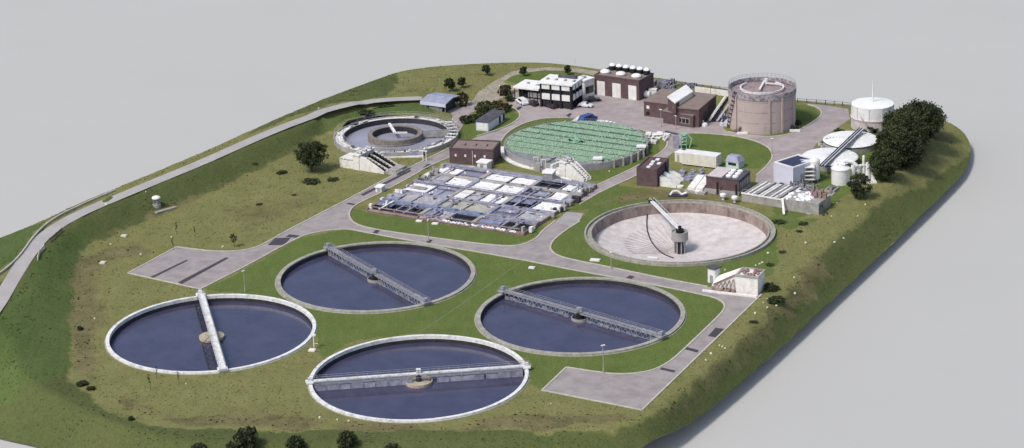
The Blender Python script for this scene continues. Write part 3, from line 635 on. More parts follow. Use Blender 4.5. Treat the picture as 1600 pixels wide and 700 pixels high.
def scraper_bridge(c, r, e0, e1, style, label):
    p = P(*e0, 1.0); q = P(*e1, 1.0); d = (q-p); d.z = 0; d.normalize(); nrm = Vector((-d.y, d.x, 0))
    if nrm.y > 0: nrm = -nrm          # side facing the viewer
    if abs(nrm.y) < .4 and nrm.x > 0: nrm = -nrm
    L = r+.6
    t = thing('scraper_bridge', label, 'bridge', Vector((c.x, c.y, .45)), 'scraper bridges spanning the settling tanks')
    A = c-d*L; B = c+d*L
    at = lambda s, off, z: Vector((c.x, c.y, 0))+d*s+nrm*off+Vector((0, 0, z))
    w = {'solid': 1.6, 'mesh': 1.6, 'rail': 1.1}[style]
    dk = MB()
    if style != 'mesh': dk.beam(at(-L, 0, 1.05), at(L, 0, 1.05), w, .22)
    else:
        k_ = int(2*L/.62)
        for i in range(k_):
            s_ = -L+2*L*(i+.5)/k_; dk.beam(at(s_, -w*.5, .97), at(s_, w*.5, .97), .3 if abs(s_) < L-7 else .6, .08)
        dk.beam(at(-L, .1, 1.02), at(L, .1, 1.02), .45, .06)
    dk.build('deck', MT['rimwhite' if style != 'mesh' else 'grating'], t)
    gd = MB()
    for s_ in (-1, 1): gd.beam(at(-L+.6, s_*w*.42, .8), at(L-.6, s_*w*.42, .8), .14, .3)
    gd.build('girder', MT['conc_white' if style == 'solid' else 'steel'], t)
    for sgn in (-1, 1):
        hr = MB()
        for z in ((1.35, 1.75) if style == 'mesh' else (1.62, 2.05)): hr.beam(at(-L+.3, sgn*w*.5, z), at(L-.3, sgn*w*.5, z), .05, .05)
        k = int(2*L/2.2)
        for i in range(k+1):
            s_ = -L+.3+(2*L-.6)*i/k; hr.beam(at(s_, sgn*w*.5, 1.1), at(s_, sgn*w*.5, 1.75 if style == 'mesh' else 2.05), .05, .05)
        hr.build('handrail', MT['steel'], t)
    for e in (-1, 1):
        eb = MB()
        Fc = Frame(at(e*(r-1.1), -w*.7, 0), at(e*(r+.5), -w*.7, 0), depth=w*1.4)
        Fc.v = nrm; 
        eb.box(Fc, 0, Fc.L, 0, w*1.4, .62, .95)
        for k in (0.15, w*1.4-.35): eb.tube(Fc(.8, k, .72), Fc(.8, k+.22, .72), .26, n=12)
        if e < 0 or style != 'solid': eb.box(Fc, .3, 1.2, w*.5, w*1.0, 1.17, 1.85)
        eb.build('end_carriage', MT['white'] if style != 'mesh' else MT['steel'], t)
    if style == 'solid':
        cw = MB(); cw.drum(c, 2.9, -1.8, -.55, 32); cw.build('centre_platform', MT['beige'], t)
        b = MB(); b.drum(c, 3.05, -1.3, -1.15, 32); b.drum(c, .5, -.6, .95, 12); b.build('pivot', MT['darksteel'], t)
        fr = MB()
        for s0, s1, off in ((-L+2.5, -3.4, 1.7), (3.4, L-2.5, 2.6)):
            n_ = 6
            fr.beam(at(s0, off, -1.1), at(s1, off, -1.1), .14, .3); fr.beam(at(s0, .7, .3), at(s1, .7, .3), .1, .1)
            for i in range(n_+1):
                s_ = s0+(s1-s0)*i/n_
                fr.beam(at(s_, .75, .75), at(s_, off, -1.1), .1, .1)
                if i < n_: fr.beam(at(s_, off, -1.1), at(s0+(s1-s0)*(i+1)/n_, .75, .6), .08, .08)
        fr.build('scraper_frame', MT['darksteel'], t)
    elif style == 'mesh':
        for a_, b_ in ((-L+2.2, -2.6), (2.6, L-2.0)):
            n_ = 12
            for i in range(n_):
                if random.random() < .4 and i: continue
                pn = MB()
                s0 = a_+(b_-a_)*i/n_; s1 = a_+(b_-a_)*(i+.86)/n_; zz = .3-random.uniform(0, .5)
                pn.hexa([at(s0, w*.52, -.8), at(s1, w*.52, -.8), at(s1, w*.52+.06, -.8), at(s0, w*.52+.06, -.8)], [at(s0, w*.46, zz), at(s1, w*.46, zz), at(s1, w*.46+.06, zz), at(s0, w*.46+.06, zz)]); pn.build('scraper_board', MT['mesh'], t)
            tr = MB(); n_ = 14
            tr.beam(at(a_, w*.6, -.45), at(b_, w*.6, -.45), .09, .09)
            for i in range(n_):
                s0 = a_+(b_-a_)*i/n_; s1 = a_+(b_-a_)*(i+.5)/n_; s2 = a_+(b_-a_)*(i+1)/n_
                tr.beam(at(s0, w*.55, .75), at(s1, w*.61, -.45), .07, .07); tr.beam(at(s1, w*.61, -.45), at(s2, w*.55, .75), .07, .07)
            tr.build('lattice', MT['steel'], t)
        cw = MB(); cw.lathe(c, [(2.1, -1.6), (2.1, -.2), (1.95, -.2), (1.95, -1.3)], 28); cw.build('centre_well', MT['conc'], t)
        b = MB(); b.drum(c, 1.9, -1.3, -.9, 24); b.drum(c, .9, -.9, .95, 16); b.build('pivot', MT['black'], t)
        mo = MB(); Fm = Frame(at(-.9, -.3, 0), at(.9, -.3, 0), depth=1); Fm.v = nrm; mo.box(Fm, .1, .9, .1, .8, 1.17, 2.0); mo.drum(at(.5, .3, 1.17), .35, 0, 1.1, 12); mo.build('drive_motor', MT['steel'], t)
    else:
        n_ = 17; ps = MB()
        for i in range(n_):
            s0 = -L+1.8+(2*L-3.6)*i/n_; s1 = s0+(2*L-3.6)/n_*random.choice((.97, .93, .8))
            if abs((s0+s1)/2) < 2.6: continue
            lo = -1.15; hi = random.choice((-.05, .1, .25))
            bd = MB(); bd.hexa([at(s0, .65, lo), at(s1, .65, lo), at(s1, .72, lo), at(s0, .72, lo)], [at(s0, .58, hi), at(s1, .58, hi), at(s1, .65, hi), at(s0, .65, hi)]); bd.build('scraper_board', MT['conc_lav'], t)
            ps.beam(at(s0, .6, .9), at(s0, .76, -1.1), .12, .12)
            if random.random() < .5: ps.beam(at(s0, .6, .7), at(s1, .74, -.9), .06, .06)
        ps.beam(at(-L+1.8, .66, .25), at(L-1.8, .66, .25), .08, .08)
        ps.build('scraper_posts', MT['steel'], t)
        cw = MB(); cw.lathe(c, [(3.0, -1.6), (3.0, -.6), (2.75, -.6), (2.7, -1.2), (2.5, -.9), (.05, -.75)], 32); cw.build('centre_well', MT['beige'], t)
        b = MB(); b.drum(c, .6, -1.0, .95, 14); b.build('pivot', MT['darksteel'], t)
        cb = MB(); Fm = Frame(at(-.8, -.3, 0), at(.8, -.3, 0), depth=1); Fm.v = nrm; cb.box(Fm, .3, 1.3, 0, .8, 1.17, 2.1); cb.build('control_box', MT['white'], t)
        # thin launder pipe running alongside at the back
        lp = MB(); lp.beam(at(-L+1.5, -2.2, -.8), at(L-1.5, -2.2, -.8), .3, .2)
        for i in range(12): s_ = -L+3+(2*L-6)*i/11; lp.beam(at(s_, -2.2, -.8), at(s_, -.4, .8), .05, .05)
        lp.build('scum_beam', MT['steel'], t)
    return t
scraper_bridge(cA, rA, (314,455), (350,578), 'solid', 'solid white bridge running almost straight up the leftmost tank')
scraper_bridge(cB, rB, (513,385), (665,471), 'mesh', 'grey lattice bridge slanting steeply across the tank below the road junction')
scraper_bridge(cC, rC, (780,452), (1042,527), 'mesh', 'grey lattice bridge slanting gently across the right-hand water tank')
scraper_bridge(cD, rD, (484,594), (820,570), 'rail', 'level white bridge with hanging boards across the nearest tank')

# emptied tank
cE, rE = TANK['E']; cE = Vector((cE.x, cE.y, 0))
t = thing('emptied_settling_tank', 'emptied round concrete tank with a pale dry floor and bare centre column', 'tank', cE)
mb = MB(); mb.lathe(cE, [(rE, -.6), (rE, .7), (rE-.45, .7), (rE-.45, .15), (rE-1.5, .15), (rE-1.5, .6), (rE-1.8, .6), (rE-1.8, .3)], 120); mb.build('rim', MT['conc_old'], t)
mb = MB(); mb.lathe(cE, [(rE-1.8+.004, .3), (rE-2.0, -2.3)], 120); mb.build('inner_wall', MT['tankin'], t)
mb = MB(); mb.lathe(cE, [(rE-1.95, -2.25), (12, -3.4), (2.5, -5.1), (.05, -5.3)], 120); mb.build('floor', MT['floor'], t, smooth=True)
mb = MB()   # radial joints in one sector
for i in range(15):
    a = R(95+i*7.5); d = Vector((math.cos(a), math.sin(a), 0))
    mb.beam(cE+d*3+Vector((0, 0, -4.97)), cE+d*(12)+Vector((0, 0, -3.36)), .12, .06)
    mb.beam(cE+d*12+Vector((0, 0, -3.36)), cE+d*(16-i*.2)+Vector((0, 0, -2.92)), .12, .06)
mb.build('floor_joints', MT['floorjoint'], t)
mb = MB(); arc = []
for a, b in chaikin([(1012,337),(1010,352),(1013,366),(1022,377),(1034,386),(1052,395)], 2):
    q = P(a, b, -3.0); rr = (Vector((q.x, q.y, 0))-cE).length; zz = -2.25-(rE-1.95-rr)/(rE-1.95-12)*1.15 if rr > 12 else -3.4-(12-rr)/9.5*1.7
    arc.append(Vector((q.x, q.y, zz+.12)))
mb.path(arc, .16); mb.build('scraper_chain', MT['darksteel'], t)
mb = MB()
for i in range(8):
    a = 2*math.pi*i/8+.2; d = Vector((math.cos(a), math.sin(a), 0))*1.35; mb.tube(cE+d+Vector((0, 0, -5.3)), cE+d+Vector((0, 0, -.9)), .16)
mb.build('column_legs', MT['conc'], t)
mb = MB(); mb.drum(cE, .95, -5.25, -.9, 20); mb.build('centre_column', MT['darksteel'], t)
mb = MB(); mb.lathe(cE, [(2.1, -1.6), (2.1, .55), (1.9, .55), (1.9, .2), (.05, .2)], 36); mb.lathe(cE, [(.9, -1.58), (2.1, -1.58)][::-1], 36); mb.build('column_head', MT['conc'], t)
t = thing('half_bridge', 'pale single bridge arm reaching from the rim to the column of the emptied tank', 'bridge', Vector((cE.x, cE.y, .5)))
e = P(1018,314,1.0); mid = cE+Vector((0, 0, 1.0)); mid.z = 1.0
mb = MB(); mb.beam(e, mid, 1.0, .25); mb.build('deck', MT['white'], t)
mb = MB(); dd = (mid-e).normalized(); nn = Vector((-dd.y, dd.x, 0))
for s_ in (-.5, .5):
    mb.beam(e+nn*s_+Vector((0, 0, .95)), mid+nn*s_+Vector((0, 0, .95)), .06, .06)
    for i in range(11): q = e.lerp(mid, i/10)+nn*s_; mb.beam(q, q+Vector((0, 0, .95)), .05, .05)
mb.build('handrail', MT['conc_white'], t)
mb = MB(); mb.drum(mid, 1.0, -.7, .1, 16); mb.drum(mid, .4, .1, .9, 10); mb.build('pivot', MT['black'], t)
mb = MB(); q = e+dd*.2; mb.drum(Vector((q.x, q.y, .6)), .55, 0, .35, 14); mb.beam(q+nn*.9, q-nn*.9, .5, .7); mb.build('end_carriage', MT['darksteel'], t)

# ------------------------------------------------------------------ RING TANK (upper left)
zt = 1.35
c6, r6 = fitc(521, 716, 180, 240, zt); c6 = Vector((c6.x, c6.y, 0))
t = thing('ring_tank', 'round ring-in-ring aeration tank with a raised concrete walkway at the upper left', 'tank', c6)
mb = MB(); mb.lathe(c6, [(r6, -.3), (r6, zt), (r6-.3, zt), (r6-.3, .9)], 96); mb.build('outer_wall', MT['conc'], t)
mb = MB(); mb.ring(c6, r6-2.6, r6-.302, .3, .95, 96, R(28), R(345)); mb.build('walkway', MT['conc_white'], t)
mb = MB(); mb.ring(c6, r6-2.8, r6-2.602, -.2, 1.4, 96); mb.build('channel_wall', MT['conc'], t)
mb = MB(); mb.drum(c6, r6-2.82, -.6, -.1, 96); mb.build('water', MT['waterlav'], t)
mb = MB(); mb.lathe(c6, [(r6-2.805, 1.35), (r6-2.81, -.3)], 96); mb.build('inner_wall', MT['algae'], t)
ci = c6+Vector((-.2, -.3, 0)); ri = r6*.44
mb = MB(); mb.lathe(ci, [(ri, -.5), (ri, 1.75), (ri-1.3, 1.75), (ri-1.3, -.6)], 72); mb.build('inner_ring', MT['ringdark'], t)
mb = MB(); mb.lathe(ci, [(ri-1.304, 1.6), (ri-1.306, -.5)], 72); mb.build('ring_inner_face', MT['algae'], t)
mb = MB(); mb.drum(ci, ri-1.29, -.8, -.3, 60); mb.build('inner_scum', MT['floor'], t)
mb = MB(); a_ = ci+Vector((-1.8, ri-1.2, 2.5)); mb.beam(a_, ci+Vector((0, 0, 1.8)), .7, .5); mb.beam(ci+Vector((0, 0, 1.8)), ci+Vector((3.4, .6, 1.5)), .6, .4); mb.build('scum_arm', MT['conc_white'], t)
mb = MB(); Fc = Frame(ci+Vector((ri-.2, -.6, 0)), ci+Vector((r6-1.6, -.1, 0)), depth=1.8)
mb.box(Fc, 0, Fc.L, 0, .25, .2, 1.75); mb.box(Fc, 0, Fc.L, 1.6, 1.85, .2, 1.75); mb.box(Fc, 0, Fc.L, .26, 1.59, .4, 1.1); mb.build('inlet_channel', MT['conc'], t)
mb = MB()
for rr in (r6-.15, r6-2.7):
    n_ = 44
    for i in range(n_):
        a = 2*math.pi*i/n_; b = 2*math.pi*(i+1)/n_
        p = c6+Vector((rr*math.cos(a), rr*math.sin(a), 0)); q = c6+Vector((rr*math.cos(b), rr*math.sin(b), 0))
        mb.beam(p+Vector((0, 0, 1.6)), p+Vector((0, 0, 2.7)), .07, .07)
        mb.beam(p+Vector((0, 0, 2.68)), q+Vector((0, 0, 2.68)), .06, .06); mb.beam(p+Vector((0, 0, 2.15)), q+Vector((0, 0, 2.15)), .05, .05)
mb.build('handrail', MT['steel'], t)
mb = MB()
for i in range(46):
    a = random.uniform(0, 2*math.pi); rr = r6-random.uniform(.6, 2.3)
    q = c6+Vector((rr*math.cos(a), rr*math.sin(a), 1.25)); Fq = Frame(q, q+Vector((math.cos(a+1.57), math.sin(a+1.57), 0)), depth=.6)
    mb = MB(); mb.box(Fq, 0, random.uniform(.4, 1.6), 0, .5, 1.25, 1.25+random.uniform(.1, .5)); mb.build('walkway_box', MT['conc_white' if i % 3 else 'darksteel'], t)
for k in range(6):
    mb = MB(); a = R(-18+k*10); q = c6+Vector(((r6-1.4)*math.cos(a), (r6-1.4)*math.sin(a), 0)); d = Vector((math.cos(a), math.sin(a), 0))
    mb.beam(q-d*1.5+Vector((0, 0, 1.5)), q+d*1.6+Vector((0, 0, 1.5)), .4, .3); mb.build('sluice_beam', MT['conc_white'], t)
mb = MB(); a = R(25); q = c6+Vector(((r6)*math.cos(a), (r6)*math.sin(a), 0)); mb.beam(q+Vector((-4, .5, 1.9)), q+Vector((1, .2, 1.9)), .5, .3); mb.beam(q+Vector((0, 0, 0)), q+Vector((0, 0, 2.9)), .3, .3)
mb.build('sluice_frame', MT['conc_white'], t)
# long channel box in front of it
Fb = Frame(P(590,246), P(661,244.5), depth=3.0)
t = thing('outlet_channel', 'long low concrete channel box with railings in front of the ring tank', 'channel', Fb(0, 0))
mb = MB(); mb.box(Fb, 0, Fb.L, 0, .3, -.2, 1.3); mb.box(Fb, 0, Fb.L, 2.6, 2.9, -.2, 1.4); mb.box(Fb, 0, .3, .302, 2.598, -.2, 1.3); mb.box(Fb, Fb.L-.3, Fb.L, .302, 2.598, -.2, 1.3); mb.build('wall', MT['conc_lav'], t)
mb = MB(); mb.box(Fb, .302, Fb.L-.302, .302, 2.598, .1, .8); mb.build('water', MT['watergrey'], t)
mb = MB(); mb.box(Fb, -.2, Fb.L+.2, -.9, -.1, -.1, .35); mb.build('kerb_ledge', MT['conc_white'], t)
mb = MB()
for i in range(13):
    a = Fb.L*i/12; mb.beam(Fb(a, .15, 1.3), Fb(a, .15, 2.4), .07, .07)
for z in (1.85, 2.38): mb.beam(Fb(0, .15, z), Fb(Fb.L, .15, z), .06, .06)
mb.build('handrail', MT['steel'], t)
q = P(661,252); mb = MB(); mb.beam(q, q+Vector((0, 0, 3)), .22, .22); mb.beam(q+Vector((.9, -.3, 0)), q+Vector((.9, -.3, 3)), .22, .22); mb.beam(q+Vector((-1, .3, 3)), q+Vector((1.3, -.4, 3)), .25, .3)
tag(mb.build('goalpost_frame', MT['white']), 'white post and crossbar frame at the right end of the long channel', 'frame')

# ------------------------------------------------------------------ SCREW PUMP STATIONS
def screw_station(label, A, B, C, h, screws, flip=False, shade='conc_white', dark=True):
    """wedge with screws rising from B side (low) to A side (high)"""
    Fr = Frame(P(*A), P(*B), P(*C))
    t = thing('screw_pump_station', label, 'pump station', Fr(0, 0), 'sloping screw pump stations')
    L, W = Fr.L, Fr.W
    n = screws; pitchw = W/n
    wl = MB()
    for k in range(n+1):
        b0 = k*pitchw-.2 if k else 0; b1 = b0+.4
        b1 = min(b1, W); b0 = max(0, b0); dz = 0
        if 0 < k and dark: b0, b1, dz = k*pitchw-.09, k*pitchw+.09, .75
        if k == n and dark: b0, b1 = W-.18, W
        pts = [(0, 0), (L, 0), (L, .6), (L*.22, h-dz), (0, h-dz)]
        v0 = [Fr(a, b0, z) for a, z in pts]; v1 = [Fr(a, b1, z) for a, z in pts]
        wl.add(v0+v1, [(0, 1, 2, 3, 4), (9, 8, 7, 6, 5)]+[(i, 5+i, 5+(i+1) % 5, (i+1) % 5) for i in range(5)])
    wl.build('side_wall', MT[shade], t)
    for k in range(n):
        b0 = k*pitchw+.2; b1 = (k+1)*pitchw-.2
        rp = MB(); rp.hexa([Fr(0, b0, 0), Fr(L, b0, 0), Fr(L, b1, 0), Fr(0, b1, 0)], [Fr(0, b0, h-1.1), Fr(L, b0, -.0+.05), Fr(L, b1, .05), Fr(0, b1, h-1.1)]); rp.build('trough', MT['rustdark' if dark else shade], t)
        sr = MB(); p = Fr(.8, (b0+b1)/2, h-.4); q = Fr(L-.4, (b0+b1)/2, .55); sr.tube(p, q, .28, n=10)
        d = (q-p).normalized(); x = d.orthogonal().normalized(); y = d.cross(x); m_ = 70; ro = min(.75, (b1-b0)/2-.05); vs = []; fs = []
        for i in range(m_+1):
            a = i*.62; c0 = p.lerp(q, i/m_); e_ = x*math.cos(a)+y*math.sin(a); vs += [c0+e_*.2, c0+e_*ro]
        for i in range(m_): fs.append((2*i, 2*i+2, 2*i+3, 2*i+1))
        sr.add(vs, fs); sr.build('screw', MT['black' if dark else 'conc_white'], t)
    hd = MB(); hd.box(Fr, -2.0, -.004, -.2, W+.2, 0, h+.15); hd.box(Fr, -2.3, .3, -.4, W+.4, h+.152, h+.4); hd.build('motor_house', MT[shade], t)
    for k in range(n):
        mo = MB(); mo.tube(Fr(-1.4, (k+.5)*pitchw, h+.9), Fr(.1, (k+.5)*pitchw, h+.7), .38, n=12); mo.box(Fr, -1.2, -.4, (k+.5)*pitchw-.35, (k+.5)*pitchw+.35, h+.4, h+.9); mo.build('drive_motor', MT['steel'], t)
    return t, Fr
# station by the ring tank
t, Fs = screw_station('white wedge pump station with three dark sloping screws beside the ring tank', (562,266), (600,272), (616,259), 3.9, 3)
lo = MB(); lo.box(Fs, -6.5, -2.02, 0, 5.5, 0, .9); lo.box(Fs, -6.5, -2.02, 0, .3, .9, 2.2)
for k in range(4): lo.box(Fs, -6.5+k*1.2, -6.2+k*1.2, -.004, .5, .9, 2.6)
lo.box(Fs, -6.5, -2.02, .5, 5.2, 2.4, 2.7); lo.box(Fs, -6.4, -6.1, 4.8, 5.2, .9, 2.4)
lo.build('intake_gallery', MT['conc_white'], t)
bs = MB(); bs.box(Fs, Fs.L+.01, Fs.L+4.0, .3, Fs.W-.2, -.1, .5); 
for k in range(26): bs.box(Fs, Fs.L+random.uniform(0, 3.2), Fs.L+random.uniform(3.3, 4), random.uniform(.4, 3), random.uniform(3.2, Fs.W-.4), .5, .5+random.uniform(.05, .7)) if k < 3 else bs.blob(Fs(Fs.L+random.uniform(.3, 3.8), random.uniform(.5, Fs.W-.5), .6), .5, .5, .35, seed=k)
bs.build('outlet_basin', MT['conc'], t)
# station in front of the green filter
t, Fs = screw_station('white sloping screw pump channels in front of the green filter bed', (884,279), (912,285), (922,279), 4.1, 2, dark=False)
lo = MB(); lo.box(Fs, -6, -2.02, 0, 4, 0, 1.0); lo.box(Fs, -5.5, -4.8, .5, 3.5, 1, 2.8); lo.box(Fs, -3.6, -2.4, .5, 1.6, 1, 2.2)
lo.tube(Fs(-5, -.6, .6), Fs(-1, -1.2, .5), .35); lo.tube(Fs(-1, -1.2, .5), Fs(3, -1.2, .35), .35)
lo.build('intake_gallery', MT['conc_white'], t)
# jumble of pipework left of it
pj = MB()
for k in range(20):
    q = P(random.uniform(826, 878), random.uniform(256, 270)); 
    if k % 3 == 0: pj.tube(q+Vector((0, 0, .8)), q+Vector((random.uniform(1, 3), random.uniform(-.8, .8), random.uniform(.6, 1.8))), .3)
    else: Fq = Frame(q, q+Vector((1, -.25, 0)), depth=1); pj.box(Fq, 0, random.uniform(.6, 1.6), 0, random.uniform(.5, 1.4), 0, random.uniform(.8, 2.3))
for a, b in ((856,262),(864,258),(872,262),(884,257)):
    q = P(a, b); pj.tube(q, q+Vector((0, 0, 2.2)), .35); pj.drum(q, .9, 2.2, 2.45, 14)
t = thing('valve_pipework', 'jumble of grey pipes and round valve covers at the near edge of the green filter', 'pipework', P(850,264)); pj.build('pipes', MT['conc'], t)
gm = MB()
for a, b in ((834,262),(846,266),(870,266)): q = P(a, b); gm.beam(q, q+Vector((0, 0, 3)), .2, .2); gm.beam(q+Vector((1.2, 0, 0)), q+Vector((1.2, 0, 3)), .2, .2); gm.beam(q+Vector((-.2, 0, 3)), q+Vector((1.4, 0, 3)), .2, .2)
gm.build('frames', MT['conc_white'], t)
def kiosk(label, A, B, C, h, wall, cap):
    Fr = Frame(P(*A), P(*B), P(*C)); t = thing('kiosk', label, 'kiosk', Fr(0, 0)); L, W = Fr.L, Fr.W
    mb = MB(); mb.box(Fr, 0, L, 0, W, 0, h); mb.build('wall', MT[wall], t)
    mb = MB(); mb.box(Fr, -.25, L+.25, -.25, W+.25, h+.003, h+.3); mb.build('roof', MT[cap], t)
    mb = MB(); mb.box(Fr, L*.3, L*.3+.9, -.04, -.003, .05, min(2.0, h-.3)); mb.build('door', MT['steel'], t)
    return t
kiosk('grey kiosk with a wide white cap beside the pump channels of the green filter', (849,286), (863,287), (868,281), 2.7, 'conc', 'roofwhite')
kiosk('small pale kiosk between the maroon hut and the aeration basin', (746,265), (761,267), (765,262), 2.0, 'conc_white', 'roofwhite')
kiosk('small white booth with dark cap where the concrete apron meets the rutted road end', (1106,441), (1117,444), (1121,439), 3.6, 'white', 'roofdark')
kiosk('tiny white cabinet beside the road at the left corner of the aeration basin', (587,300), (596,301), (600,297), 1.3, 'conc_white', 'roofwhite')

# third pump station, lower right
Fs = Frame(P(1150,458), P(1184,462), P(1196,450))
t = thing('inlet_works', 'broken-looking white pump house with ramp and pipe jumble at the right road bend', 'pump station', Fs(0, 0)); L, W = Fs.L, Fs.W
mb = MB(); mb.box(Fs, 0, L, 0, W, -.2, 4.3); mb.build('wall', MT['conc_white'], t)
mb = MB(); mb.box(Fs, -.2, L+.2, -.2, .5, 4.303, 4.6); mb.box(Fs, -.2, .3, .5, W+.2, 4.303, 4.6); mb.box(Fs, L-.3, L+.2, .5, W+.2, 4.303, 4.6); mb.box(Fs, .3, L-.3, W-.2, W+.2, 4.303, 4.6); mb.build('parapet', MT['conc'], t)
mb = MB()
for k in range(16):
    mb.blob(Fs(random.uniform(.5, L-.5), random.uniform(.8, W-.4), 4.6), .5, .6, .4, seed=k+50)
mb.build('roof_plant', MT['rust'], t)
mb = MB(); mb.hexa([Fs(-6.5, 1.4, 0), Fs(-.01, 1.4, 0), Fs(-.01, W, 0), Fs(-6.5, W, 0)], [Fs(-6.5, 1.4, .5), Fs(-.01, 1.4, 4.2), Fs(-.01, W, 4.6), Fs(-6.5, W, 1.6)]); mb.build('ramp', MT['conc_white'], t)
mb = MB(); mb.hexa([Fs(-6.0, 1.2, .9), Fs(-.4, 1.2, 3.9), Fs(-.4, 1.4, 3.9), Fs(-6.0, 1.4, .9)], [Fs(-6.0, 1.2, 1.2), Fs(-.4, 1.2, 4.3), Fs(-.4, 1.4, 4.3), Fs(-6.0, 1.4, 1.2)]); mb.build('ramp_edge', MT['rust'], t)
mb = MB()
for k in range(26): mb.blob(Fs(random.uniform(-6, -.2), random.uniform(-.8, 1.1), .4), random.uniform(.3, .6), random.uniform(.3, .6), .45, seed=k+90)
for k in range(5): mb.tube(Fs(-5.5+k, -.5, .5), Fs(-5+k, 1.2, 1.3+.4*k), .15)
mb.build('pipe_jumble', MT['rust'], t)
mb = MB(); mb.box(Fs, -7.8, L+.2, -1.6, -.85, -.1, .4); mb.build('kerb_ledge', MT['conc_white'], t)

# ------------------------------------------------------------------ AERATION BASIN
FA = Frame(P(571,331), P(818,369), P(921,292)); LA, WA = FA.L, FA.W
t = thing('aeration_basin', 'large grid of foaming aeration cells with walkways in the middle of the works', 'basin', FA(0, 0)); ZT = .8
mb = MB(); mb.box(FA, 0, LA, 0, .4, -.3, .3); mb.box(FA, 0, LA, WA-.4, WA, -.3, ZT); mb.box(FA, 0, .4, .402, WA-.402, -.3, ZT); mb.box(FA, LA-.4, LA, .402, WA-.402, -.3, ZT); mb.build('outer_wall', MT['rust'], t)
nx, ny = 6, 5; cw_, ch_ = LA/nx, WA/ny
types = [['dk', 'dk', 'fg', 'dk', 'lv', 'bl'], ['fg', 'fg', 'fb', 'fb', 'wg', 'fg'], ['fw', 'lv', 'fg', 'fw', 'bl', 'fw'], ['fg', 'fw', 'fw', 'fw', 'dk', 'fw'], ['fw', 'mv', 'fw', 'fw', 'dk', 'fw']]
tm = dict(dk='waterdark', lv='waterlav', fg='foamgrey', fb='foambeige', fw='foam', wg='watergrey', bl='waterdark', mv='watermauve')
for j in range(ny):
    for i in range(nx):
        k = types[j][i]; mb = MB(); a0, a1, b0, b1 = i*cw_+.41, (i+1)*cw_-.01, j*ch_+.41, (j+1)*ch_-.01
        a1 = min(a1, LA-.41); b1 = min(b1, WA-.41); zt_ = .55 if k not in ('dk', 'bl') else .12
        nn_ = 9; vs = []; fs = []
        for p_ in range(nn_+1):
            for q_ in range(nn_+1):
                a = a0+(a1-a0)*p_/nn_; b = b0+(b1-b0)*q_/nn_; h = (.35*noise.noise(Vector((a*.8, b*.8, i+7*j))) if k in ('fg', 'fw', 'fb') else 0)
                vs.append(FA(a, b, zt_+h))
        for p_ in range(nn_):
            for q_ in range(nn_): fs.append((p_*(nn_+1)+q_, (p_+1)*(nn_+1)+q_, (p_+1)*(nn_+1)+q_+1, p_*(nn_+1)+q_+1))
        if (Vector(vs[nn_+1])-Vector(vs[0])).cross(Vector(vs[1])-Vector(vs[0])).z < 0: fs = [tuple(reversed(f)) for f in fs]
        mb.add(vs, fs); mb.build('cell', MT[tm[k]], t, smooth=True)
# long walkways (along the front) of varied width, then cross walls
wk = [(0, 0.0, 1.6, 'rust'), (1, -1.1, 1.9, 'conc_blue'), (2, -.9, 1.4, 'conc_lav'), (3, -.7, 1.7, 'conc_lav'), (4, -.8, 1.2, 'conc'), (5, -2.2, 2.2, 'conc_lav')]
for k, off, wd, mm in wk:
    segs = 3
    for s_ in range(segs):
        a0 = LA*s_/segs+(.0 if s_ == 0 else .05); a1 = LA*(s_+1)/segs-.05; m2 = mm
        if k == 1 and s_ == 2: m2 = 'conc_lav'
        if k == 3 and s_ == 1: m2 = 'conc'
        if k == 0: a0 += .5; 
        mb = MB(); mb.box(FA, a0, a1, k*ch_+off, k*ch_+off+wd, (.05 if k == 0 else ZT+.003 if k == 5 else .45), (.48 if k == 0 else ZT+.28)); mb.build('walkway', MT[m2], t)
for k, off, wd, mm in wk[1:]:
    mb = MB(); mb.box(FA, .5, LA-.5, k*ch_+off-1.1, k*ch_+off-.03, .1, .46); mb.build('gap_strip', MT['black'], t)  # black strip for the dark gap on the near side of each walkway
for i in range(1, nx):
    wdt = 1.1 if i in (2, 4) else .35
    for j in range(ny):
        b0 = wk[j][0]*ch_+wk[j][1]+wk[j][2]+.004; b1 = wk[j+1][0]*ch_+wk[j+1][1]-.004
        mb = MB(); mb.box(FA, i*cw_-wdt/2, i*cw_+wdt/2, b0, b1, -.2, ZT+(.25 if wdt > 1 else .0)); mb.build('cross_wall', MT['conc_lav' if (i+j) % 2 else 'conc'], t)
# cover slabs over part of some cells
for (i, j, f0, f1, g0, g1, mm) in [(0,1,.05,.5,.2,.75,'conc_lav'), (2,0,.1,.6,.3,.7,'conc_blue'), (4,0,.1,.9,.35,.6,'conc_blue'), (4,2,.1,.9,.45,.8,'conc_blue'), (4,1,.2,.9,.5,.7,'conc_lav'),
        (0,2,.2,.8,.4,.6,'conc'), (2,2,.1,.5,.1,.9,'conc_white'), (5,3,.6,.95,.2,.8,'conc_lav'), (1,4,.1,.9,.2,.5,'watergrey'), (0,0,.1,.7,.5,.75,'conc_blue'), (4,3,.45,.95,.3,.7,'conc_lav')]:
    mb = MB(); mb.box(FA, (i+f0)*cw_, (i+f1)*cw_, (j+g0)*ch_, (j+g1)*ch_, ZT-.05, ZT+.12); mb.build('cover_slab', MT[mm], t)
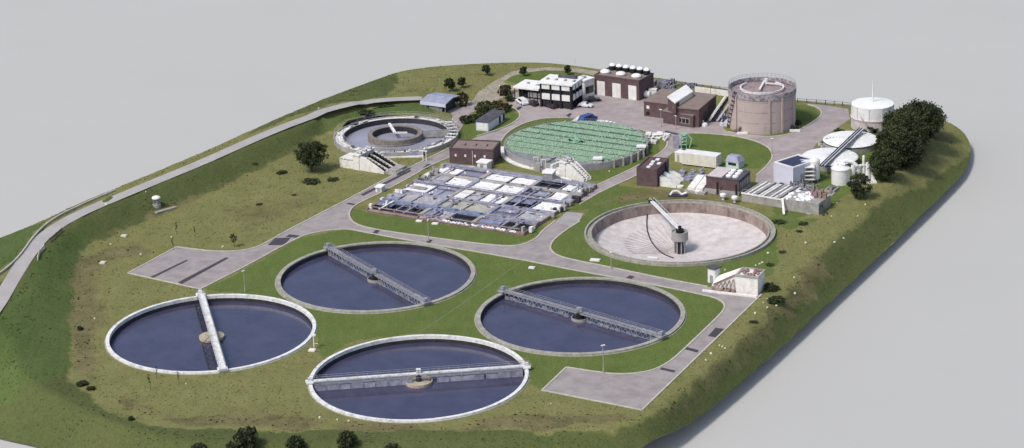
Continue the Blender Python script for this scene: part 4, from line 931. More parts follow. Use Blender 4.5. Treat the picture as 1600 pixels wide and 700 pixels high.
# aerators: motor on a little platform, one per cell
for j in range(ny):
    for i in range(nx):
        if random.random() < .55: continue
        a, b = (i+.5+random.uniform(-.08, .08))*cw_, (j+.5)*ch_; q = FA(a, b, ZT)
        mb = MB(); mb.beam(FA(a-.1, j*ch_+.5, ZT+.35), FA(a, (j+1)*ch_-.6, ZT+.35), .55, .14)
        mb.drum(q, .55, .42, .65, 12); mb.drum(q, .32, .65, 1.5, 10); mb.tube(q+Vector((0, 0, .3)), q+Vector((0, 0, -1)), .14)
        mb.build('aerator', MT[random.choice(('steel', 'conc_white', 'conc_lav'))], t)
for j in range(ny):
    for i in range(nx):
        if types[j][i] in ('fw', 'fb') or random.random() < .4: continue
        mb = MB(); n_ = random.choice((1, 2, 3))
        for q_ in range(n_):
            a = (i+(q_+.6)/(n_+.2))*cw_; mb.beam(FA(a, j*ch_+1.0, ZT-.02), FA(a+.15, (j+1)*ch_-1.0, ZT-.02), .13, .13)
        b = (j+random.uniform(.35, .7))*ch_; mb.beam(FA(i*cw_+.5, b, ZT+.1), FA((i+1)*cw_-.5, b, ZT+.1), .16, .12)
        mb.build('diffuser_pipework', MT[random.choice(('steel', 'darksteel', 'conc_lav', 'mesh'))], t)
for k in (1, 2, 3, 4):
    b = k*ch_+wk[k][1]+wk[k][2]*.5
    for i in range(7):
        q = FA(LA*(i+.5+random.uniform(-.2, .2))/7, b, ZT+.285); mb = MB(); mb.drum(q, .5, 0, .05, 12); mb.build('hatch', MT['black'], t)
mb = MB()
for k, off, wd, _ in wk:
    for e in (0,):
        if k in (2, 4): continue
        b = k*ch_+off+(wd-.08 if e else .08)
        if (k == 0 and e == 0): continue
        for i in range(17): mb.beam(FA(LA*i/16*.98+.3, b, ZT+.28), FA(LA*i/16*.98+.3, b, ZT+1.3), .055, .055)
        for z in (.8, 1.28): mb.beam(FA(.3, b, ZT+z), FA(LA-.4, b, ZT+z), .045, .045)
mb.build('handrail', MT['steel'], t)
for k, (b, r_, m_) in enumerate(((.9, .16, 'rust'), (3*ch_-.9, .14, 'conc_lav'))):
    mb = MB(); mb.tube(FA(1.2, b, ZT+.55), FA(LA-1.5, b, ZT+.55), r_)
    for i in range(12): mb.tube(FA(2+i*(LA-5)/11, b, ZT+.55), FA(2+i*(LA-5)/11, b+1.5, ZT-.4), r_*.45)
    mb.build('air_pipe', MT[m_], t)
mb = MB()
for i in range(60): mb.blob(FA(random.uniform(LA*.48, LA*.97), random.uniform(.3, 1.5), .55), random.uniform(.2, .5), .3, random.uniform(.15, .35), seed=i)
for i in range(45):
    mb.blob(FA(random.uniform(1, LA-1), random.uniform(2, WA-1), ZT+.3), random.uniform(.15, .45), random.uniform(.15, .4), random.uniform(.12, .4), seed=i, lo=3, la=5)
tag(mb.build('foam_flecks', MT['foam'], t), kind='stuff')
mb = MB()   # stairs at the left corner and boxes at the right
for i in range(40):
    a = random.choice((random.uniform(-.5, 2.0), random.uniform(LA-2, LA+.6))); b = random.uniform(1, WA-2)
    Fq = Frame(FA(a, b), FA(a+1, b), depth=1); mb = MB(); mb.box(Fq, 0, random.uniform(.4, 1.4), 0, random.uniform(.4, 1.4), ZT-.5, ZT+random.uniform(.3, 1.1)); mb.build('pump_box', MT[random.choice(('conc', 'conc_old', 'conc_white', 'darksteel'))], t)

# ------------------------------------------------------------------ GREEN FILTER BED
zf = 1.9
c7, r7 = fitc(787, 1013, 190, 256, zf); c7 = Vector((c7.x, c7.y, 0))
t = thing('filter_bed', 'huge round filter bed covered in mint green ribbed media', 'tank', c7)
mb = MB(); mb.lathe(c7, [(r7, -.2), (r7, zf), (r7-.5, zf), (r7-.5, 1.2)], 110); mb.build('outer_wall', MT['conclil'], t)
mb = MB(); mb.drum(c7, r7-.49, .5, 1.75, 96); mb.build('bed', MT['bedgrey'], t)
d7 = (P(986,245,2)-P(806,220,2)); d7.z = 0; d7.normalize(); n7 = Vector((-d7.y, d7.x, 0))
if n7.y < 0: n7 = -n7
mb = MB(); md = MB(); pw = .62; k = 0; s_ = (P(860,243.5,zf)-c7).dot(n7)
while s_ < r7-.8:
    dk_ = k % 7 >= 5
    h_ = math.sqrt(max(0, (r7-.7)**2-s_*s_)); a = -h_; seg = 22
    hh = zf+.12+.08*math.sin(k*1.9)-(.16 if dk_ else 0); vs = []; fs = []
    for i in range(seg+1):
        a = -h_+2*h_*i/seg; z = hh+.1*noise.noise(Vector((a*.5, s_*.9, 2)))
        p0 = c7+d7*a+n7*(s_-pw*.5); p1 = c7+d7*a+n7*s_; p2 = c7+d7*a+n7*(s_+pw*.5)
        vs += [(p0.x, p0.y, zf-.35), (p1.x, p1.y, z+.1), (p2.x, p2.y, zf-.35)]
    for i in range(seg):
        for q in (0, 1): fs.append((3*i+q, 3*i+3+q, 3*i+4+q, 3*i+1+q))
    (md if dk_ else mb).add(vs, fs); s_ += pw; k += 1
mb.build('ribbed_media', MT['media'], t); md.build('gap_rows', MT['mediadark'], t)
mb = MB()
for i in range(450):
    rr = (r7-1)*math.sqrt(random.random()); a = random.uniform(0, 6.283); q = c7+Vector((rr*math.cos(a), rr*math.sin(a), zf+.35))
    if (q-c7).dot(n7) < (P(860,243.5,zf)-c7).dot(n7): continue
    mb.beam(q, q+Vector((random.uniform(-.3, .3), random.uniform(-.2, .2), random.uniform(.1, .25))), .16, .16)
tag(mb.build('spray_nozzles', mat('pale_green_nozzle', (.5, .62, .5), (.32, .45, .34), scale=2), t), kind='stuff')
mb = MB(); mb.drum(c7, .8, zf, zf+.9, 16); mb.beam(c7+d7*-2.6+Vector((0, 0, zf+.7)), c7+d7*2.6+Vector((0, 0, zf+.7)), .4, .3); mb.build('centre_column', MT['green_paint'], t)
for e in (-1, 1):
    mb = MB(); mb.drum(c7+d7*(1.9*e), .4, zf+.3, zf+.8, 12); mb.build('black_drum', MT['black'], t)
mb = MB()
for i in range(90):
    a = 2*math.pi*i/90; q = c7+Vector(((r7-.25)*math.cos(a), (r7-.25)*math.sin(a), zf)); mb.beam(q, q+Vector((0, 0, .7)), .07, .07)
    b = 2*math.pi*(i+1)/90; q2 = c7+Vector(((r7-.25)*math.cos(b), (r7-.25)*math.sin(b), zf)); mb.beam(q+Vector((0, 0, .68)), q2+Vector((0, 0, .68)), .05, .05)
mb.build('handrail', MT['steel'], t)
mb = MB(); mb.ring(c7, r7+.01, r7+1.3, -.05, .3, 96, R(170), R(268)); mb.build('footing', MT['conc_white'], t)
mb = MB()
for i in range(6):
    mb = MB(); a = R(-62+i*8.5); q = c7+Vector(((r7+.45)*math.cos(a), (r7+.45)*math.sin(a), 0)); mb.beam(q, q+Vector((0, 0, zf+.4)), .8, .5); mb.build('buttress', MT['conc_old'], t)
for a, b in ((934,263),(1002,244)):
    q = P(a, b); Fq = Frame(q+Vector((-1.3, 0, 0)), q+Vector((1.3, -.3, 0)), depth=1.6); t2 = thing('valve_stand', 'white topped valve stand at the near edge of the green filter' if a < 990 else 'white topped valve stand at the right end of the green filter', 'valve stand', q)
    mb = MB(); mb.box(Fq, 0, 2.6, 0, 1.6, 2.4, 2.9); mb.build('top', MT['roofwhite'], t2)
    mb = MB(); mb.box(Fq, .25, 2.35, .25, 1.35, .9, 2.39); mb.build('body', MT['black'], t2)
    mb = MB(); mb.box(Fq, .35, .8, .1, .6, 0, .9); mb.box(Fq, 1.8, 2.25, .1, .6, 0, .9); mb.box(Fq, .3, 2.3, .15, .24, 1.5, 2.1); mb.build('legs', MT['white'], t2)
# ------------------------------------------------------------------ BUILDINGS
def front_box(mb, F, a0, a1, z0, z1, d0=-.05, d1=-.003): mb.box(F, a0, a1, d0, d1, z0, z1)
def side_box(mb, F, b0, b1, z0, z1, t0=.003, t1=.05): mb.box(F, F.L+t0, F.L+t1, b0, b1, z0, z1)
def flat_roof(F, t, h, m='roofbrown', lip='maroon', over=.0):
    L, W = F.L, F.W
    mb = MB(); mb.box(F, .3, L-.3, .3, W-.3, h+.003, h+.12); r = mb.build('roof', MT[m], t)
    mb = MB(); mb.box(F, -over, L+over, -over, .3, h+.003, h+.4); mb.box(F, -over, L+over, W-.3, W+over, h+.003, h+.4)
    mb.box(F, -over, .3, .302, W-.302, h+.003, h+.4); mb.box(F, L-.3, L+over, .302, W-.302, h+.003, h+.4); mb.build('parapet', MT[lip], t)
    return r
# maroon hut near the ring tank
F = Frame(P(703,256), P(771.5,259), P(789,245)); t = thing('brick_pump_house', 'low maroon brick hut with brown roof between ring tank and green filter', 'building', F(0, 0), rz=0)
mb = MB(); mb.box(F, 0, F.L, 0, F.W, -.1, 4.2); mb.build('wall', MT['maroon'], t); flat_roof(F, t, 4.2, over=.1)
for k in range(4): mb = MB(); front_box(mb, F, F.L*(.12+.22*k), F.L*(.12+.22*k)+.5, 2.2, 2.9); mb.build('window', MT['white'], t)
mb = MB(); front_box(mb, F, F.L*.52, F.L*.52+.15, 0, 4.0, -.15); mb.build('downpipe', MT['gaspink'], t)
for k in range(3): mb = MB(); mb.box(F, F.L*(.2+.25*k), F.L*(.2+.25*k)+1.0, F.W*.4, F.W*.6, 4.33, 4.7); mb.build('roof_vent', MT['rust'], t)
# white shed with dark roof
F = Frame(P(744,203.5), P(763,205.5), P(791,188)); t = thing('white_shed', 'long white shed with dark felt roof beside dark bushes', 'building', F(0, 0))
L, W = F.L, F.W; mb = MB(); mb.box(F, 0, L, 0, W, -.1, 2.6); mb.build('wall', MT['wallblue'], t)
mb = MB(); mb.hexa([F(-.2, -.2, 2.603), F(L+.2, -.2, 2.603), F(L+.2, W+.2, 2.603), F(-.2, W+.2, 2.603)], [F(-.2, -.2, 2.9), F(L+.2, -.2, 2.75), F(L+.2, W+.2, 2.75), F(-.2, W+.2, 2.9)]); mb.build('roof', MT['roofdark'], t)
for k in range(8):
    mb = MB(); side_box(mb, F, W*(.03+.12*k), W*(.03+.12*k)+W*.1, .2, 2.3, .003, .06)
    mb.build('door' if k in (5, 6) else 'panel', MT['black'] if k in (5, 7) else MT['white'], t)
mb = MB(); front_box(mb, F, L*.1, L*.9, .3, 2.3); mb.build('panel', MT['white'], t)
# blue-grey canopy building
F = Frame(P(661,168,1.0), P(696,172.5,1.0), P(710,161,1.0)); t = thing('open_shelter', 'open sided shelter with bluish ridged roof at the end of the bank road', 'shelter', F(0, 0, .5)); L, W = F.L, F.W
for i in range(5):
    for b in (.2, W-.2): mb = MB(); mb.beam(F(.2+(L-.4)*i/4, b, 0), F(.2+(L-.4)*i/4, b, 3.3), .22, .22); mb.build('post', MT['steel'], t)
mb = MB(); mb.box(F, .5, L-.5, .8, W-.8, .2, 2.9); mb.build('dark_core', MT['darksteel'], t)  # dark block filling the space inside the open sides
mb = MB()
for k in range(14): mb.box(F, .6+k*(L-1.6)/14, .6+(k+.7)*(L-1.6)/14, -.3, .5, .4, random.uniform(1.2, 2.3))
mb.build('stacked_crates', MT['steel'], t)
mb = MB(); v = [F(-.5, -.6, 3.1), F(L+.5, -.6, 3.1), F(L+.5, W+.5, 3.4), F(-.5, W+.5, 3.4), F(-.5, W*.5, 3.9), F(L+.5, W*.5, 3.9)]
v += [q-Vector((0, 0, .25)) for q in v]
mb.add(v, [(0, 1, 5, 4), (3, 4, 5, 2), (0, 4, 10, 6), (4, 3, 9, 10), (1, 7, 11, 5), (5, 11, 8, 2), (0, 6, 7, 1), (3, 2, 8, 9), (6, 10, 11, 7), (9, 8, 11, 10)]); mb.build('roof', MT['roofblue'], t)
mb = MB(); mb.box(F, -.5, L+.5, -.67, -.603, 2.1, 3.1); mb.build('fascia', MT['wallblue'], t)
mb = MB(); mb.box(F, -.5, L*.95, -2.8, -1.0, -.6, .5); mb.build('loading_ramp', MT['conc'], t)
# OFFICE
F = Frame(P(843,167), P(894,172), P(914,160)); L, W = F.L, F.W; H3 = 7.6
t = thing('office_building', 'white panelled office block with dark glass bands and white roof', 'building', F(0, 0))
mb = MB(); mb.box(F, .5, L-.5, .5, W-.5, -.1, H3-.4); mb.build('wall', MT['glass'], t)
mb = MB(); mb.box(F, -.3, L+.3, -.3, W+.3, H3-.4, H3); mb.build('roof', MT['roofwhite'], t)
for i in range(4):
    a = .25+(L-.9)*i/3; mb = MB(); mb.box(F, a, a+.5, 0, .48, 0, H3-.402); mb.build('column', MT['black'], t)
for i in range(4):
    b = .55+(W-1.2)*i/3; mb = MB(); mb.box(F, L-.48, L-.05, b-.02, b+.4, 0, H3-.402); mb.build('column', MT['black'], t)
for i in range(3):
    for z0, z1 in ((2.5, 4.2), (5.6, 7.1)):
        a = .95+(L-.9)*i/3; mb = MB(); mb.box(F, a-.1, a+(L-.9)/3-.75, .05, .45, z0, z1); mb.build('panel', MT['white'], t)
        b = 1.1+(W-1.2)*i/3; mb = MB(); mb.box(F, L-.45, L-.02, b-.1, b+(W-1.2)/3-.65, z0, z1); mb.build('panel', MT['white'], t)
for i in range(4):
    mb = MB(); mb.box(F, 1+(L-2)*i/3, 1.6+(L-2)*i/3, W*.35, W*.5, H3+.003, H3+.35); mb.build('rooflight', MT['conc'], t)
mb = MB(); mb.box(F, L*.35, L*.9, W*.7, W*.85, H3+.003, H3+.7); mb.build('roof_plant', MT['roofdark'], t)
F2 = Frame(P(802,155), P(842,159.5), P(853,147)); L, W = F2.L, F2.W
t = thing('office_wing', 'lower white roofed wing at the left of the office block, cars parked under it', 'building', F2(0, 0))
mb = MB(); mb.box(F2, .6, L-.1, 2.5, W, -.1, 3.4); mb.build('wall', MT['glass'], t)
mb = MB(); mb.box(F2, 0, L-.05, 0, W+.1, 3.403, 3.9); mb.build('roof', MT['roofwhite'], t)
for i in range(3): mb = MB(); mb.box(F2, L*.45+i*L*.18, L*.45+(i+.85)*L*.18, 2.3, 2.497, .5, 1.9); mb.build('panel', MT['white'], t)
mb = MB()
for i in range(4): mb.beam(F2(.4+i*(L-1)/3, .3, 0), F2(.4+i*(L-1)/3, .3, 3.4), .3, .3)
mb.build('column', MT['black'], t)
mb = MB(); mb.box(F2, L*.3, L*.38, W*.5, W*.6, 3.903, 4.3); mb.box(F2, L*.7, L*.8, W*.4, W*.5, 3.903, 4.2); mb.build('rooflight', MT['conc'], t)
F3 = Frame(P(914,153), P(929,148), P(934,138)); L, W = F3.L, F3.W
t = thing('link_block', 'white link block joining the office and the maroon workshop', 'building', F3(0, 0))
mb = MB(); mb.box(F3, 0, L, 0, W, -.1, 5.0); mb.build('wall', MT['white'], t)
mb = MB(); mb.box(F3, -.3, L-.02, -.3, W+.4, 5.003, 5.4); mb.build('roof', MT['roofwhite'], t)
mb = MB(); front_box(mb, F3, .4, L-.4, 1.0, 3.2); mb.build('window', MT['glass'], t)
mb = MB(); mb.box(F3, L*.3, L*.6, W*.4, W*.7, 5.403, 5.9); mb.build('rooflight', MT['conc'], t)
mb = MB(); q = P(899,121, 7.6); mb.tube(q, q+Vector((0, 0, 5.6)), .06, .04, 6)
tag(mb.build('radio_mast', MT['steel']), 'thin radio mast rising behind the white office roof', 'mast')
# workshop
F = Frame(P(929.5,147.5), P(999,157.5), P(1018,145)); L, W = F.L, F.W; H = 5.8
t = thing('workshop', 'maroon brick workshop with three white doors and a row of roof fans', 'building', F(0, 0))
mb = MB(); mb.box(F, 0, L, 0, W, -.1, H); mb.build('wall', MT['maroon'], t); flat_roof(F, t, H, m='roofbrown', over=.08)
for a0, a1 in ((.065, .225), (.41, .58), (.77, .93)):
    mb = MB(); front_box(mb, F, L*a0-.15, L*a1+.15, 0, 4.35, -.08); f = mb.build('door_frame', MT['cream'], t)
    mb = MB(); front_box(mb, F, L*a0, L*(a0+a1)/2-.03, .05, 4.2, -.12, -.083); front_box(mb, F, L*(a0+a1)/2+.03, L*a1, .05, 4.2, -.12, -.083); mb.build('door', MT['white'], f)
for i in range(6):
    q = F(L*(.13+.155*i), W-1.4, H); mb = MB(); mb.drum(q, 1.0, .13, 1.5, 18); v_ = mb.build('fan_housing', MT['black'], t)
    mb = MB(); mb.dome(q+Vector((0, 0, 1.5)), .98, .75); mb.build('fan_cap', MT['roofwhite'], v_, smooth=True)
for i in range(3):
    q = F(L*(.12+.35*i), W*.38, H); mb = MB(); mb.drum(q, 1.55, .13, .6, 20); v_ = mb.build('dome_kerb', MT['conc'], t)
    mb = MB(); mb.dome(q+Vector((0, 0, .6)), 1.5, .7); mb.build('dome_light', MT['roofwhite'], v_, smooth=True)
for i, (a, b, c_) in enumerate(((1005,152,'round white tank standing by the right end of the workshop'), (1014,152,'white cabinet standing by the right end of the workshop'))):
    q = P(a, b)
    if i == 0: mb = MB(); mb.tube(q+Vector((0, 0, 1.1)), q+Vector((2.0, -.8, 1.1)), 1.0, n=16); mb.beam(q+Vector((.3, 0, 0)), q+Vector((.3, 0, .8)), .3, .8); mb.beam(q+Vector((1.6, -.7, 0)), q+Vector((1.6, -.7, .8)), .3, .8); tag(mb.build('storage_tank', MT['white']), c_, 'tank')
    else:
        Fq = Frame(q, q+Vector((2.2, -.4, 0)), depth=1.6); mb = MB(); mb.box(Fq, 0, 2.2, 0, 1.6, 0, 2.2); mb.box(Fq, -.1, 2.3, -.1, 1.7, 2.203, 2.4); tag(mb.build('cabinet', MT['white']), c_, 'cabinet')
# press house group
t = thing('filter_press_house', 'maroon building group with brown roofs and a white sloping dormer', 'building', P(1006,182))
def blockp(px, z, zr, wall, roof, nm):
    pts = PP(px, z); c = sum(pts, Vector((0, 0, 0)))/len(pts)
    mb = MB(); mb.prism([(p.x, p.y) for p in pts], -.1, z); mb.build(nm+'wall', MT[wall], t)
    mb = MB(); mb.prism([(c.x+(p.x-c.x)*1.03, c.y+(p.y-c.y)*1.03) for p in pts], z+.003, zr); mb.build(nm+'roof', MT[roof], t); return pts
A1 = blockp([(1006,158.5),(1034,140),(1073,144),(1047,163.5)], 4.4, 4.7, 'maroon', 'roofbrown', 'left_block_')
A2 = blockp([(1052,168.5),(1082,145.5),(1119,150),(1092,172)], 5.2, 5.6, 'maroon', 'roofbrown', 'main_')
A3 = blockp([(1036,174),(1045,168),(1093,174),(1083,181.5)], 3.5, 3.75, 'maroon', 'roofbrown', 'annexe_')
pa, pb = P(1042.5,150.5,8.0), P(1055,160.5,7.2); pc, pd = P(1083,142.5,7.2), P(1072,132,8.0)
dn = Vector((0, 0, .35)); mb = MB(); mb.hexa([pa-dn, pb-dn, pc-dn, pd-dn], [pa, pb, pc, pd]); mb.build('dormer_roof', MT['roofwhite'], t)
ins = (pc-pb).normalized()*.35
mb = MB(); q0, q1 = pa+ins-dn, pb+ins-dn; q2, q3 = q1+ins*7, q0+ins*7
mb.hexa([Vector((q.x, q.y, 3.9)) for q in (q0, q1, q2, q3)], [q0-dn*.02, q1-dn*.02, q2-dn*.02, q3-dn*.02]); mb.build('dormer_front', MT['maroon'], t)
e0, e1 = pb+ins*7.3, pc-ins; s_ = (pa-pb).normalized()*.3
mb = MB(); mb.hexa([Vector((e0.x, e0.y, 4.8)), Vector((e1.x, e1.y, 4.8)), Vector((e1.x+s_.x, e1.y+s_.y, 4.8)), Vector((e0.x+s_.x, e0.y+s_.y, 4.8))], [e0-dn, e1-dn, e1+s_-dn, e0+s_-dn]); mb.build('dormer_side', MT['cream'], t)
A_ = Frame(A3[0], A3[3], A3[2])
mb = MB(); front_box(mb, A_, A_.L*.5, A_.L*.88, .9, 2.6, -.1); f = mb.build('window_frame', MT['conc_old'], t)
for k in range(3):
    mb = MB(); front_box(mb, A_, A_.L*(.52+.12*k), A_.L*(.52+.12*k+.1), 1.1, 2.4, -.14, -.103); mb.build('pane', MT['glass'], f)
for q in (A_(A_.L*.36, A_.W*.7, 3.75), A_(A_.L*.62, A_.W*.7, 3.75)): mb = MB(); mb.drum(q, .5, 0, .5, 12); mb.dome(q+Vector((0, 0, .5)), .55, .45, 12, 3); mb.build('roof_cowl', MT['white'], t)
W_ = Frame(A1[0], A1[3], A1[2])
mb = MB(); front_box(mb, W_, W_.L*.1, W_.L*.1+.9, 2.4, 3.3); mb.build('wall_light', MT['white'], t)
mb = MB(); front_box(mb, W_, W_.L*.08, W_.L*.08+1.1, .5, 1.5); mb.build('wall_vent', MT['black'], t)
S_ = Frame(A2[3], A2[2], A2[1])
mb = MB(); front_box(mb, S_, S_.L*.25, S_.L*.45, .1, 3.2, -.06); mb.build('side_door', MT['black'], t)
mb = MB(); front_box(mb, S_, S_.L*.55, S_.L*.85, 1.2, 3.6, -.06); mb.build('side_louvre', MT['darksteel'], t)
# conveyor
p = P(1108,188,.5); q = P(1134,150,7.5)
t = thing('conveyor', 'twin white inclined conveyor running up to the big digester', 'conveyor', P(1108,188))
nn = Vector((1, -.15, 0)).normalized()
mb = MB(); mb.beam(p, q, .9, .45); mb.build('belt_cover', MT['white'], t)
mb = MB(); mb.beam(p+nn*1.1, q+nn*1.1, .7, .6); mb.build('belt', MT['black'], t)
mb = MB(); mb.beam(p+nn*2.2+Vector((0, 0, -.1)), q+nn*2.4, .8, .4); mb.build('belt_cover', MT['wallblue'], t)
mb = MB()
for k in range(1, 6):
    m_ = p.lerp(q, k/6); mb.beam(Vector((m_.x, m_.y, 0)), m_, .2, .2); m2 = m_+nn*2.3; mb.beam(Vector((m2.x, m2.y, 0)), m2, .2, .2); mb.beam(Vector((m_.x, m_.y, .3)), m2, .12, .12)
mb.build('trestle', MT['darksteel'], t)
for a, b, lab in ((1101,197,'small white drum on the kerb near the conveyor foot'),):
    qq = P(a, b); mb = MB(); mb.drum(qq, .9, 0, .5, 14); mb.dome(qq+Vector((0, 0, .5)), .9, .6, 14, 3); mb.drum(qq+Vector((-.6, 1.8, 0)), .6, 0, 1.2, 12); tag(mb.build('drum', MT['white']), lab, 'drum')
# digester
ZD = 11.4
cD_, rD_ = fitc(1138, 1243.5, 118, 151, ZD); cD_ = Vector((cD_.x, cD_.y, 0))
t = thing('digester_tank', 'tall pinkish cylindrical digester tank with ribbed wall and open walkway ring on top', 'tank', cD_)
mb = MB(); mb.lathe(cD_, [(rD_, -.2), (rD_, ZD-1.6), (rD_+.15, ZD-1.55), (rD_+.15, ZD-1.3)], 96); mb.build('wall', MT['digester'], t)
mb = MB(); mb.lathe(cD_, [(rD_+.16, ZD-1.6), (rD_+.16, ZD-.1), (rD_-.15, ZD-.1), (rD_-.15, ZD-1.2)], 96); mb.build('parapet', MT['digparapet'], t)
mb = MB(); mb.lathe(cD_, [(rD_-.16, ZD-1.4), (rD_*.5, ZD-.7), (.05, ZD-.3)], 96); mb.build('roof', MT['digroof'], t)
mb = MB(); mb.ring(cD_, rD_*.62, rD_*.66, ZD-.75, ZD-.15, 60, R(130), R(405)); mb.build('roof_ring', MT['white'], t)
mb = MB(); mb.beam(cD_+Vector((-1.0, -3.5, ZD+.2)), cD_+Vector((1.2, 4.5, ZD+.3)), .55, .3); mb.beam(cD_+Vector((1.2, 2.0, ZD+.2)), cD_+Vector((5.5, 1.0, ZD)), .35, .3); mb.tube(cD_+Vector((1.5, 3, ZD-.4)), cD_+Vector((1.5, 3, ZD+1.3)), .5); mb.build('roof_gantry', MT['white'], t)
mb = MB()
for i in range(48):
    a = 2*math.pi*i/48; b = 2*math.pi*(i+1)/48; p = cD_+Vector((rD_*math.cos(a), rD_*math.sin(a), ZD-.1)); q = cD_+Vector((rD_*math.cos(b), rD_*math.sin(b), ZD-.1))
    mb.beam(p, p+Vector((0, 0, 1.1)), .06, .06); mb.beam(p+Vector((0, 0, 1.08)), q+Vector((0, 0, 1.08)), .06, .06); mb.beam(p+Vector((0, 0, .55)), q+Vector((0, 0, .55)), .05, .05)
mb.build('handrail', MT['steel'], t)
for a in (-84, -60, -28, 215, 20, 100):
    d = Vector((math.cos(R(a)), math.sin(R(a)), 0)); s_ = Vector((-d.y, d.x, 0)); q = cD_+d*(rD_-.06)
    mb = MB(); mb.beam(q+Vector((0, 0, 0)), q+Vector((0, 0, ZD-1.35)), .8, .5, up=s_) ; mb.build('pilaster', MT['digester'], t)
for z in (3.1, 6.2, 9.2): mb = MB(); mb.ring(cD_, rD_-.05, rD_+.035, z, z+.12, 96); mb.build('band', MT['digparapet'], t)
mb = MB()
d = Vector((math.cos(R(196)), math.sin(R(196)), 0))
for k in range(9):
    d = Vector((math.cos(R(190+k*3)), math.sin(R(190+k*3)), 0)); q = cD_+d*(rD_+.7); mb.beam(q+Vector((0, 0, k*1.35)), q+Vector((0, 0, k*1.35+1.2)), .15, .15); mb.beam(q+Vector((0, 0, k*1.35+.6)), cD_+d*rD_+Vector((0, 0, k*1.35+.6)), 1.0, .12)
mb.build('stair', MT['darksteel'], t)
for (a, lab) in (((1155,207), 'rusty pipes and valves at the left foot of the digester'), ((1237,203), 'dark pump skid with white base at the right foot of the digester')):
    q = P(*a); t2 = thing('pump_skid', lab, 'pump', q)
    for k in range(4): mb = MB(); mb.tube(q+Vector((-1.5+k, random.uniform(-.5, .5), .5)), q+Vector((-.8+k*1.1, random.uniform(-.5, .8), random.uniform(.8, 1.8))), .3); mb.build('pipe', MT['darksteel'] if a[0] > 1200 else MT['rust'], t2)
    mb = MB(); Fq = Frame(q+Vector((-.8, -1.7, 0)), q+Vector((2.4, -2.2, 0)), depth=1); mb.box(Fq, 0, 3, 0, .9, 0, .5); mb.build('base', MT['white'], t2)
# gas holder
ZG = 6.6
cG, rG = fitc(1330.5, 1396.5, 152, 171.5, ZG); cG = Vector((cG.x, cG.y, 0))
t = thing('gas_holder', 'white round gas holder with a tall thin mast beside the dark trees', 'tank', cG)
mb = MB(); mb.lathe(cG, [(rG, 3.0), (rG, ZG)], 72); mb.build('upper_wall', MT['white'], t)
mb = MB(); mb.lathe(cG, [(rG+.12, -.3), (rG+.12, 2.9), (rG+.3, 2.9), (rG+.3, 3.15), (rG, 3.15)], 72); mb.build('lower_wall', MT['gaspink'], t)
mb = MB(); mb.lathe(cG, [(rG+.05, ZG-.1), (rG+.05, ZG+.1), (rG*.5, ZG+.45), (.05, ZG+.6)], 72); mb.build('roof', MT['roofwhite'], t, smooth=False)
mb = MB(); mb.tube(cG+Vector((0, 0, ZG+.5)), cG+Vector((0.1, 0, ZG+6.6)), .22, .2, 10); mb.build('mast', MT['white'], t)
mb = MB()
for k in range(10): a = 2*math.pi*k/10; d = Vector((math.cos(a), math.sin(a), 0)); mb.beam(cG+d*(rG+.08)+Vector((0, 0, 3.2)), cG+d*(rG+.08)+Vector((0, 0, ZG)), .14, .14)
mb.build('guide_rails', MT['wallblue'], t)
mb = MB(); pts_ = [cG+Vector((math.cos(R(230+k*7))*(rG+.45), math.sin(R(230+k*7))*(rG+.45), 4.2-k*.8)) for k in range(6)]
mb.path(pts_, .12); mb.build('stair', MT['steel'], t)
# two covered tanks
for nm, lab, e, z in (('covered_tank', 'round white covered tank nearest the gas holder, crossed by twin pipes', (1286,1373,205,229.5), 1.9), ('covered_tank', 'round white covered tank nearest the white cube building, crossed by twin pipes', (1252,1341,231.5,257), 1.9)):
    c, r = fitc(*e, z); c = Vector((c.x, c.y, 0)); t = thing(nm, lab, 'tank', c, 'white covered round tanks')
    mb = MB(); mb.lathe(c, [(r, -.3), (r, z-.2)], 64); mb.build('wall', MT['conc'], t)
    mb = MB(); mb.ring(c, r-.1, r+.12, z-.32, z-.14, 64); mb.build('rim', MT['darksteel'], t)
    mb = MB(); mb.lathe(c, [(r+.05, z-.13), (r*.97, z+.05), (r*.5, z+.45), (.05, z+.6)], 64); mb.build('cover', MT['roofwhite'], t)
    mb = MB()
    for k in range(14): a = 2*math.pi*k/14; d = Vector((math.cos(a), math.sin(a), 0)); mb.beam(c+d*.5+Vector((0, 0, z+.62)), c+d*r*.97+Vector((0, 0, z+.1)), .12, .1)
    mb.build('cover_ribs', MT['wallblue'], t)
    mb = MB()
    for k in range(7): a = R(155+k*14); d = Vector((math.cos(a), math.sin(a), 0)); mb.blob(c+d*(r+.9)+Vector((0, 0, .6)), .7, .7, .7, seed=k)
    mb.build('inlet_boxes', MT['conc'], t)
p = P(1285,262,2.2); q = P(1346,204,3.0); t = thing('pipe_bridge', 'pair of dark and white pipes on a bridge across the two covered tanks', 'pipe bridge', Vector((p.x, p.y, 0)))
dd = (q-p); dd.z = 0; dd.normalize(); nn = Vector((-dd.y, dd.x, 0))
for k, (off, m_, r_) in enumerate(((-.6, 'white', .16), (-.2, 'darksteel', .2), (.2, 'wallblue', .16), (.6, 'darksteel', .2))):
    mb = MB(); mb.tube(p+nn*off+Vector((0, 0, .7)), q+nn*off+Vector((0, 0, .7)), r_); mb.build('pipe', MT[m_], t)
mb = MB(); mb.beam(p+Vector((0, 0, .2)), q+Vector((0, 0, .2)), 1.4, .16); mb.build('deck', MT['steel'], t)
mb = MB()
for k in range(7): m_ = p.lerp(q, k/6); mb.beam(Vector((m_.x, m_.y, 0))+nn*1.1, m_+nn*1.1, .18, .18); mb.beam(Vector((m_.x, m_.y, 0))-nn*1.1, m_-nn*1.1, .18, .18)
mb.build('posts', MT['steel'], t)
jb = MB()
for k in range(14): q_ = P(random.uniform(1288,1322), random.uniform(222,236)); jb.blob(q_+Vector((0, 0, random.uniform(.5, 1.8))), random.uniform(.4, 1), random.uniform(.4, .8), .5, seed=k)
